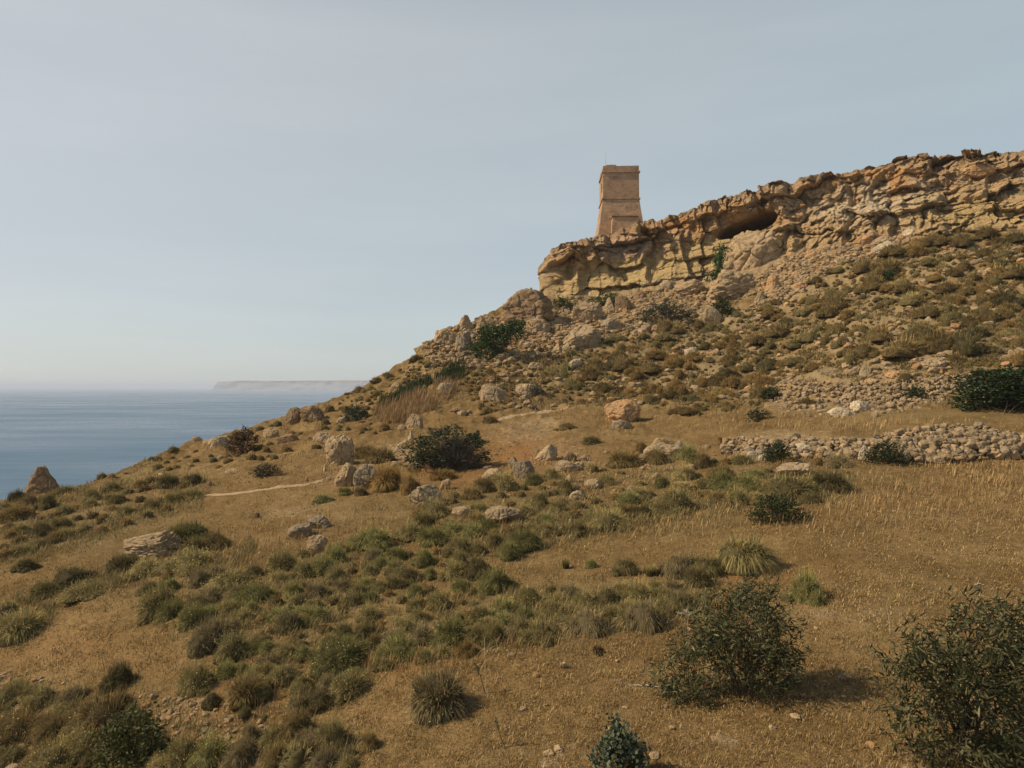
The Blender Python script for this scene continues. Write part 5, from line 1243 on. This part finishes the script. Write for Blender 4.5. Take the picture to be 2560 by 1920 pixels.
def shrub(x0, x1, y0, y1, label, cat, ref, seed, lobes, nleaf, leaf_m, cols, name='shrub', group=None, Y=None, depth_k=.9, cov=6.5, **kw):
    cx = (x0 + x1) / 2
    p = ground(cx, y1 - .06 * (y1 - y0))[0]
    if Y is None: Y = p[1]
    P = np.array(world_at(cx, y1, Y)); P[1] = Y + .15 * (x1 - x0) * K / FPX * Y
    W, H = (x1 - x0) * K / FPX * Y, (y1 - y0) * K / FPX * Y
    f = max(1.0, math.sqrt(cov * W * H / (nleaf * leaf_m[0] * leaf_m[1] * 1.4)))       # enough leaf to close the crown
    V, T, Q, C, st = shrub_parts(seed, lobes, nleaf, (leaf_m[0] * f ** .8 / W, leaf_m[1] * f ** 1.2 / W), W, cols, **kw)
    S = np.array((W, W * depth_k, H))
    lo, hi = np.percentile(V, 1, axis=0), np.percentile(V, 99.3, axis=0)                 # the crown fills its box
    def fit(A): A = np.array(A); A[:, 0] = (A[:, 0] - lo[0]) / (hi[0] - lo[0]) - .5; A[:, 2] = A[:, 2] / hi[2]; return A
    V = fit(V); st.v = [fit(v) for v in st.v]
    root = bpy.data.objects.new(name, None); COL.objects.link(root); root.location = P; tag(root, label, cat, group)
    link('crown', mesh_data('crown', V * S, [T, Q], M_LEAF, np.clip(C, .005, .8)), root)
    for k in range(len(st.v)): st.v[k] = st.v[k] * S
    st.build('trunk', M_BARK, root)
    if ref: BOXES.append((ref, cx, (y0 + y1) / 2, x1 - x0, y1 - y0))
    return root, S
DOME = [(0, .45, .42, .42), (-.22, .35, .26, .3), (.22, .35, .26, .3), (.05, .7, .26, .26), (-.12, .62, .22, .26), (.32, .22, .16, .2), (-.32, .2, .16, .2)]
LOW = [(-.3, .4, .2, .38), (0, .5, .25, .45), (.3, .4, .2, .38), (.12, .6, .2, .32), (-.15, .55, .2, .34)]
EUC = ((.065, .066, .026), (.045, .050, .020), (.095, .092, .040), (.034, .038, .015), (.17, .155, .075), (.05, .055, .022))  # palest tone paints sunlit glints into some of the leaves
DARK = ((.036, .048, .018), (.048, .060, .023), (.028, .038, .016))
VIV = ((.05, .085, .026), (.068, .105, .034), (.038, .066, .022))
DULL = ((.06, .066, .04), (.075, .075, .048), (.05, .055, .034))
shrub(1432, 1748, 1268, 1540, 'large loose leafy shrub with narrow leaves casting its shadow to the right', 'shrub', 'the leafy shrub', 1,
      [(.12, .62, .27, .28), (.20, .84, .17, .15), (-.08, .55, .22, .22), (-.34, .2, .16, .17), (.33, .48, .16, .24), (-.2, .36, .2, .2), (.08, .34, .26, .22), (-.26, .12, .2, .1), (.28, .26, .18, .16), (-.02, .76, .13, .14)],
      9500, (.155, .0155), EUC, cov=4.0, hang=.35, clump=9, base=(.12, 0), stem_r=.010, stems=12)
shrub(1950, 2340, 1318, 1690, 'big leafy tree shrub with a leaning branch, cut by the right edge', 'shrub', 'the corner tree shrub', 2,
      [(.08, .83, .22, .14), (.3, .72, .2, .22), (-.2, .62, .2, .17), (.05, .6, .25, .2), (-.36, .56, .12, .13), (-.1, .44, .22, .12), (.28, .45, .22, .2), (.12, .2, .28, .16), (-.12, .12, .2, .1), (-.42, .38, .07, .05), (.35, .2, .16, .2), (.2, .08, .3, .10), (-.1, .10, .26, .10), (-.28, .24, .16, .12), (.0, .3, .26, .16)],
      10500, (.165, .0165), EUC, cov=3.4, hang=.3, clump=9, base=(-.06, 0), stem_r=.012, stems=8, wind=.3)
shrub(1280, 1402, 1558, 1700, 'small bluish green bush with rounded leaves, cut by the bottom edge', 'shrub', 'the bottom edge bush', 3,
      [(0, .3, .4, .3), (-.02, .58, .25, .22), (-.04, .82, .14, .16), (.22, .42, .2, .2), (-.25, .35, .2, .2)], 1500, (.065, .021), ((.12, .135, .08), (.085, .105, .058), (.16, .17, .11), (.06, .075, .042)), hang=-.1, clump=7, stems=7)
shrub(195, 352, 1545, 1690, 'dark leafy bush half hidden in tussocks near the bottom left corner', 'shrub', 'the corner leafy bush', 4,
      DOME, 3600, (.08, .016), ((.06, .065, .02), (.085, .088, .03), (.12, .115, .045)), hang=.1, clump=7)
shrub(1628, 1748, 1070, 1138, 'very dark green rounded bush alone on the golden meadow', 'shrub', 'the dark meadow bush', 5, DOME, 4200, (.09, .022), DARK, hang=-.5, clump=8, wind=0)
shrub(1876, 1965, 956, 1008, 'rounded green bush growing at the foot of the lower stone wall', 'shrub', 'the round wall bush', 6, DOME, 3200, (.11, .026), ((.045, .055, .022), (.06, .07, .028), (.035, .045, .018)), hang=-.3, clump=8)
shrub(1654, 1714, 956, 1004, 'dark small bush among white boulders at the left end of the lower wall', 'shrub', 'the left wall bush', 7, DOME, 2000, (.11, .026), DARK, hang=-.3, clump=8)
tw, S = shrub(868, 1054, 924, 1024, 'wide dark shrub, green leaves at left and bare grey twigs at right', 'shrub', 'the big twiggy shrub', 8,
      [(-.32, .36, .18, .34), (-.12, .5, .2, .4), (-.05, .3, .25, .3), (.1, .72, .2, .24), (.3, .62, .12, .2), (.42, .32, .09, .2)], 7000, (.13, .03), ((.035, .048, .022), (.045, .06, .026), (.05, .052, .03)), hang=-.1, clump=8, stems=10)
r = np.random.RandomState(8); mb = MB()
n = 2600; root = np.stack([r.normal(.12, .06, n), r.normal(0, .08, n), np.full(n, -.02)], -1)
a = r.rand(n) * 6.28; th = np.arccos(r.rand(n)); rad = r.uniform(.6, 1.0, n)
tip = np.stack([.12 + .40 * np.sin(th) * np.cos(a) * rad, .4 * np.sin(th) * np.sin(a) * rad, .9 * np.cos(th) * rad + .05], -1)
t = np.linspace(.35, 1, 6)[None, :, None]; P = root[:, None] * (1 - t) + tip[:, None] * t + r.normal(size=(n, 6, 3)) * .022
W = np.full((n, 6), .0022) * np.linspace(1.3, .5, 6)
C = np.repeat((np.array([(.10, .085, .07), (.13, .11, .09), (.08, .07, .05)])[r.randint(3, size=n)])[:, None], 6, 1)
pale = r.rand(n) < .03; C[pale] *= 2.6; W[pale] *= 1.8
V, Q, Cc = ribbons(P, W, C); mb.add(V * S, quad=Q, col=Cc); mb.build('twigs', M_BLADE, tw)
shrub(2090, 2300, 796, 900, 'big dark green tree with thin pale trunk beside the upper wall', 'tree', 'the dark edge tree', 9,
      [(-.3, .5, .2, .4), (-.1, .6, .25, .38), (.15, .6, .25, .38), (.35, .5, .15, .4), (0, .85, .3, .14), (-.36, .25, .14, .2), (.1, .3, .3, .2)], 7500, (.15, .034), ((.036, .055, .02), (.048, .068, .026), (.028, .042, .017)), name='tree', hang=.0, clump=8, base=(-.3, -.4), stems=3, stem_r=.008, cov=16, seal=True)
GR = 'green bushes below the cliff'
shrub(1018, 1132, 692, 786, 'bright green creeping bush spilling down the scree left of the cliff', 'shrub', 'the creeping green bush', 10,
      [(-.25, .3, .25, .26), (-.05, .5, .25, .22), (.2, .72, .25, .2), (-.2, .72, .2, .16), (.3, .85, .18, .12), (-.05, .15, .2, .14)], 5200, (.2, .04), VIV, hang=.2, clump=8, group=GR)
shrub(1181, 1252, 640, 672, 'green bush at the cliff foot, leftmost of the cliff foot bushes', 'shrub', None, 11, LOW, 1500, (.22, .05), VIV, clump=7, group=GR)
shrub(1273, 1360, 630, 670, 'green bush pair below the tower cliff, above the upright boulder', 'shrub', 'the cliff foot bush', 12, LOW, 1800, (.22, .05), VIV, clump=7, group=GR)
shrub(1388, 1502, 652, 706, 'wide dark grey green bush in the scree below the tower cliff', 'shrub', 'the wide scree bush', 13, DOME, 3000, (.2, .045), DULL, clump=8, group=GR)
shrub(1544, 1584, 528, 592, 'upright green bush squeezed between the cliff and the giant boulder', 'shrub', None, 14, [(0, .5, .4, .45), (.1, .75, .3, .24), (-.1, .3, .4, .28)], 1500, (.22, .05), VIV, clump=7, group=GR)
shrub(1528, 1572, 578, 608, 'low green bush at the foot of the upright bush by the giant boulder', 'shrub', None, 15, LOW, 900, (.2, .05), VIV, clump=7, group=GR)
shrub(1530, 1592, 642, 694, 'dark green bush under the layered ledge', 'shrub', None, 16, DOME, 1400, (.2, .05), DARK, clump=7, group=GR)
shrub(1904, 1948, 580, 608, 'small bright green bush alone on the pale hillside', 'shrub', 'the bright hillside bush', 17, DOME, 1100, (.2, .05), VIV, clump=7)
shrub(742, 798, 876, 918, 'bluish dark green bush on the seaward ridge', 'shrub', 'the ridge bush', 18, DOME, 1700, (.14, .035), ((.045, .06, .035), (.055, .07, .045)), clump=7)
shrub(1138, 1176, 826, 864, 'grey twiggy bush beside a pale slab above the footpath', 'shrub', None, 19, DOME, 900, (.13, .03), ((.12, .105, .08), (.15, .13, .10)), clump=7)
shrub(1645, 1693, 836, 870, 'dark bush on the left end of the upper wall rubble', 'shrub', None, 20, DOME, 1100, (.14, .035), DARK, clump=7)
shrub(1612, 1672, 884, 914, 'dark green bush at the left foot of the upper wall rubble', 'shrub', None, 21, LOW, 1300, (.14, .035), DARK, clump=7)
shrub(1956, 2004, 832, 868, 'dark bush growing in the middle of the upper wall', 'shrub', None, 22, DOME, 1100, (.14, .035), DARK, clump=7)
shrub(488, 556, 925, 984, 'round reddish brown dry bush on the seaward ridge beside the tilted slab', 'shrub', 'the round brown bush', 23, DOME, 3000, (.11, .035), ((.12, .075, .04), (.16, .10, .055), (.09, .06, .035)), clump=8, hang=-.2)
shrub(538, 604, 1002, 1038, 'low dark brown bush on the left terrace grass', 'shrub', 'the low brown bush', 24, LOW, 2400, (.10, .03), ((.075, .06, .035), (.10, .08, .045), (.05, .05, .028)), clump=8, hang=-.2)
shrub(1148, 1200, 782, 802, 'small dark bush touching the angular pale stone', 'shrub', None, 25, LOW, 700, (.16, .04), DARK, clump=7)
shrub(1296, 1342, 734, 752, 'small dark bush in the shade at the right end of the long scree slab', 'shrub', None, 26, LOW, 700, (.18, .04), DARK, clump=7)
shrub(1572, 1596, 424, 434, 'round dark bush on the cliff rim, above and left of the cave', 'shrub', None, 27, DOME, 500, (.16, .05), DARK, clump=6, Y=103.0)
shrub(2150, 2185, 330, 340, 'dark cushion bush on the rim of the cliff at far right', 'shrub', None, 28, LOW, 500, (.16, .05), DARK, clump=6, Y=91.0)
shrub(1018, 1040, 930, 962, 'dark bush behind the right end of the big twiggy shrub', 'shrub', None, 29, DOME, 700, (.13, .035), DARK, clump=6)

# ------------------------------------------------------------------ tall dry stalks, dead wood
def stalk(xb, yb, xt, yt, label, head=None, leaves=0, seed=1, bend=0, name='dry_stalk', cat='stalk', mat=None):
    r = np.random.RandomState(seed); p = ground(xb, yb)[0]; Y = p[1]
    top = world_at(xt, yt, Y) - p; t = np.linspace(0, 1, 9)[:, None]
    P = top * t + np.array([bend, 0, 0]) * np.sin(t * math.pi) + r.normal(size=(9, 3)) * .004
    root = bpy.data.objects.new(name, None); COL.objects.link(root); root.location = p; tag(root, label, cat)
    mb = MB(); mb.tube(P, np.linspace(.011, .006, 9), 5)
    mb.build('stem', mat or M_DEAD, root)
    if head:
        hb = MB(); tip = P[-1]
        for k in range(head):
            d = r.normal(size=3) * (.12, .12, .03) + (0, 0, .13)
            hb.tube([tip, tip + d * .6, tip + d], [.004, .003, .003], 4)
            for j in range(8):
                q = tip + d; e = r.normal(size=3) * (.035, .035, .01) + (0, 0, .02); hb.tube([q, q + e], [.003, .006], 4)
        hb.build('seed_head', M_DEAD, root)
    if leaves:
        i0 = r.uniform(.55, 1, leaves); base = np.array([np.interp(i0, t[:, 0], P[:, c]) for c in range(3)]).T
        d = r.normal(size=(leaves, 3)); d /= np.linalg.norm(d, axis=1)[:, None]; s = np.cross(d, (0, 0, 1.)); L = .07
        V = np.stack([base, base + d * L * .5 + s * .02, base + d * L, base + d * L * .5 - s * .02], 1).reshape(-1, 3)
        link('leaves', mesh_data('leaves', V, np.arange(leaves * 4).reshape(-1, 4), M_LEAF, np.tile((.09, .12, .045), (leaves * 4, 1))), root)
    return root
stalk(1494, 1655 - 195, 1484, 1337, 'tall dry stalk with a flat seed head in front of tussocks', head=9, seed=1, name='dry_stalk')
stalk(1050, 1500, 1047, 1375, 'bare thin dry stalk standing beside a leafy sapling', seed=2)
stalk(1048, 1495, 1022, 1424, 'spindly green sapling leaning left beside a bare stalk', leaves=46, seed=3, bend=.03, name='sapling', cat='sapling', mat=M_BARK)
stalk(1092, 1610, 1070, 1548, 'spindly sapling with few leaves near the bottom centre', leaves=26, seed=4, bend=-.02, name='sapling', cat='sapling', mat=M_BARK)
stalk(1922, 1382, 1914, 1305, 'thin dry stem between the two leafy shrubs', seed=5, bend=.02)
def log_piece(x0, y0, x1, y1, label, rad, seed, name='stick'):
    a, b = ground(x0, y0)[0], ground(x1, y1)[0]; mid = (a + b) / 2; r = np.random.RandomState(seed); n = 9
    t = np.linspace(0, 1, n)[:, None]; P = a * (1 - t) + b * t - mid + r.normal(size=(n, 3)) * .012; P[:, 2] += rad * 1.6
    mb = MB(); mb.tube(P, rad * np.linspace(1.2, .7, n), 6); o = mb.build(name, M_DEAD); o.location = mid; tag(o, label, 'dead branch'); return o
log_piece(1354, 1485, 1442, 1491, 'long dry stick lying on the grass left of the leafy shrub', .016, 1)
log_piece(2104, 1262, 2125, 1264, 'short pale stick lying on the right meadow', .02, 2)
log_piece(895, 1008, 925, 1018, 'pale dead branch lying left of the orange triangle rock', .035, 3)
# dead tuft of broad dry leaves on the grass
Vd, Qd, Td, Cd = tussock_arrays(91, n=150, flower=0, droop=.5, wid=.03, thatch=False)
p = ground(1290, 1412)[0]; s_ = K / FPX * p[1]
o = link('dead_plant', mesh_data('dead_plant', Vd * (40 * s_, 40 * s_, 26 * s_), Qd, M_BLADE, Cd * (.6, .5, .5)), None, p); tag(o, 'dark dead rosette of dry leaves alone on the foreground grass', 'dead plant')

# ------------------------------------------------------------------ labels for the many: which one, told from the landmarks round it
LAND = [b for b in BOXES if b[0]] + [('the tower', 1341, 430, 100, 150), ('the cave', 1612, 490, 110, 40)]
ORD = ('', 'second ', 'third ', 'fourth ', 'fifth ', 'sixth ', 'seventh ', 'eighth ', 'ninth ', 'tenth ')
def name_by_landmarks(items, noun, tone_of, reach=520):
    """items: (object, column, row, size, look). Each gets the landmark, side and rank that fit it alone"""
    cand = []
    for li, (ref, lx, ly, lw, lh) in enumerate(LAND):
        groups = {}
        for k, (o, x, y, s, look) in enumerate(items):
            dx, dy = x - lx, (y - ly) * 1.8
            d = math.hypot(dx, dy)
            if d > reach or d < 6: continue
            side = ('to the right of' if dx > 0 else 'to the left of') if abs(dx) >= abs(dy) else ('below' if dy > 0 else 'above')
            groups.setdefault(side, []).append((d, k))
        for side, lst in groups.items():
            for rank, (d, k) in enumerate(sorted(lst)[:10]): cand.append((rank * 60 + d, rank, k, li, side))
    cand.sort(); done, used = {}, set()
    for _, rank, k, li, side in cand:
        if k in done or (li, side, rank) in used: continue
        done[k] = (li, side, rank); used.add((li, side, rank))
    for k, (o, x, y, s, look) in enumerate(items):
        if k in done:
            li, side, rank = done[k]
            o['label'] = f"{look} {noun}, {ORD[rank] or 'nearest '}{noun.split()[-1]} {side} {LAND[li][0]}"
        else: o['label'] = None
    return [it for k, it in enumerate(items) if k not in done]
LOOK = {'olive': 'olive', 'green': 'greenish', 'grey': 'grey', 'dark': 'dark', 'brown': 'brown', 'pale': 'pale', 'dull': 'drab', 'straw': 'straw'}
tus = [(p[0], p[1], p[2], p[3], LOOK[p[6]]) for p in PLANTS if not p[0].get('label') and p[0].name.startswith('tussock')]
rest1 = name_by_landmarks(tus, 'grass tussock', None)
scr = [(p[0], p[1], p[2], p[3], LOOK[p[6]]) for p in PLANTS if not p[0].get('label') and p[0].name.startswith('scrub')]
rest2 = name_by_landmarks(scr, 'scrub bush', None)
rk = [(bpy.data.objects[k], v[0], v[1], v[2], {'pale': 'pale', 'white': 'whitish', 'tan': 'tan', 'grey': 'grey', 'brown': 'brown', 'orange': 'orange'}[v[3]]) for k, v in AT.items()]
rest3 = name_by_landmarks(rk, 'loose rock', None)
# what no landmark singles out goes into the low growth as a mass
gone = {it[0].name for it in rest1 + rest2}
for p in PLANTS:
    if p[0].name in gone: MERGE.append((p[1], p[2] + p[4] / 2, p[3], p[4]))
for it in rest1 + rest2 + rest3: bpy.data.objects.remove(it[0])
merged_scrub(MERGE, 'undergrowth', 'low brown scrub and small tufts covering the hillside')
build_haze()
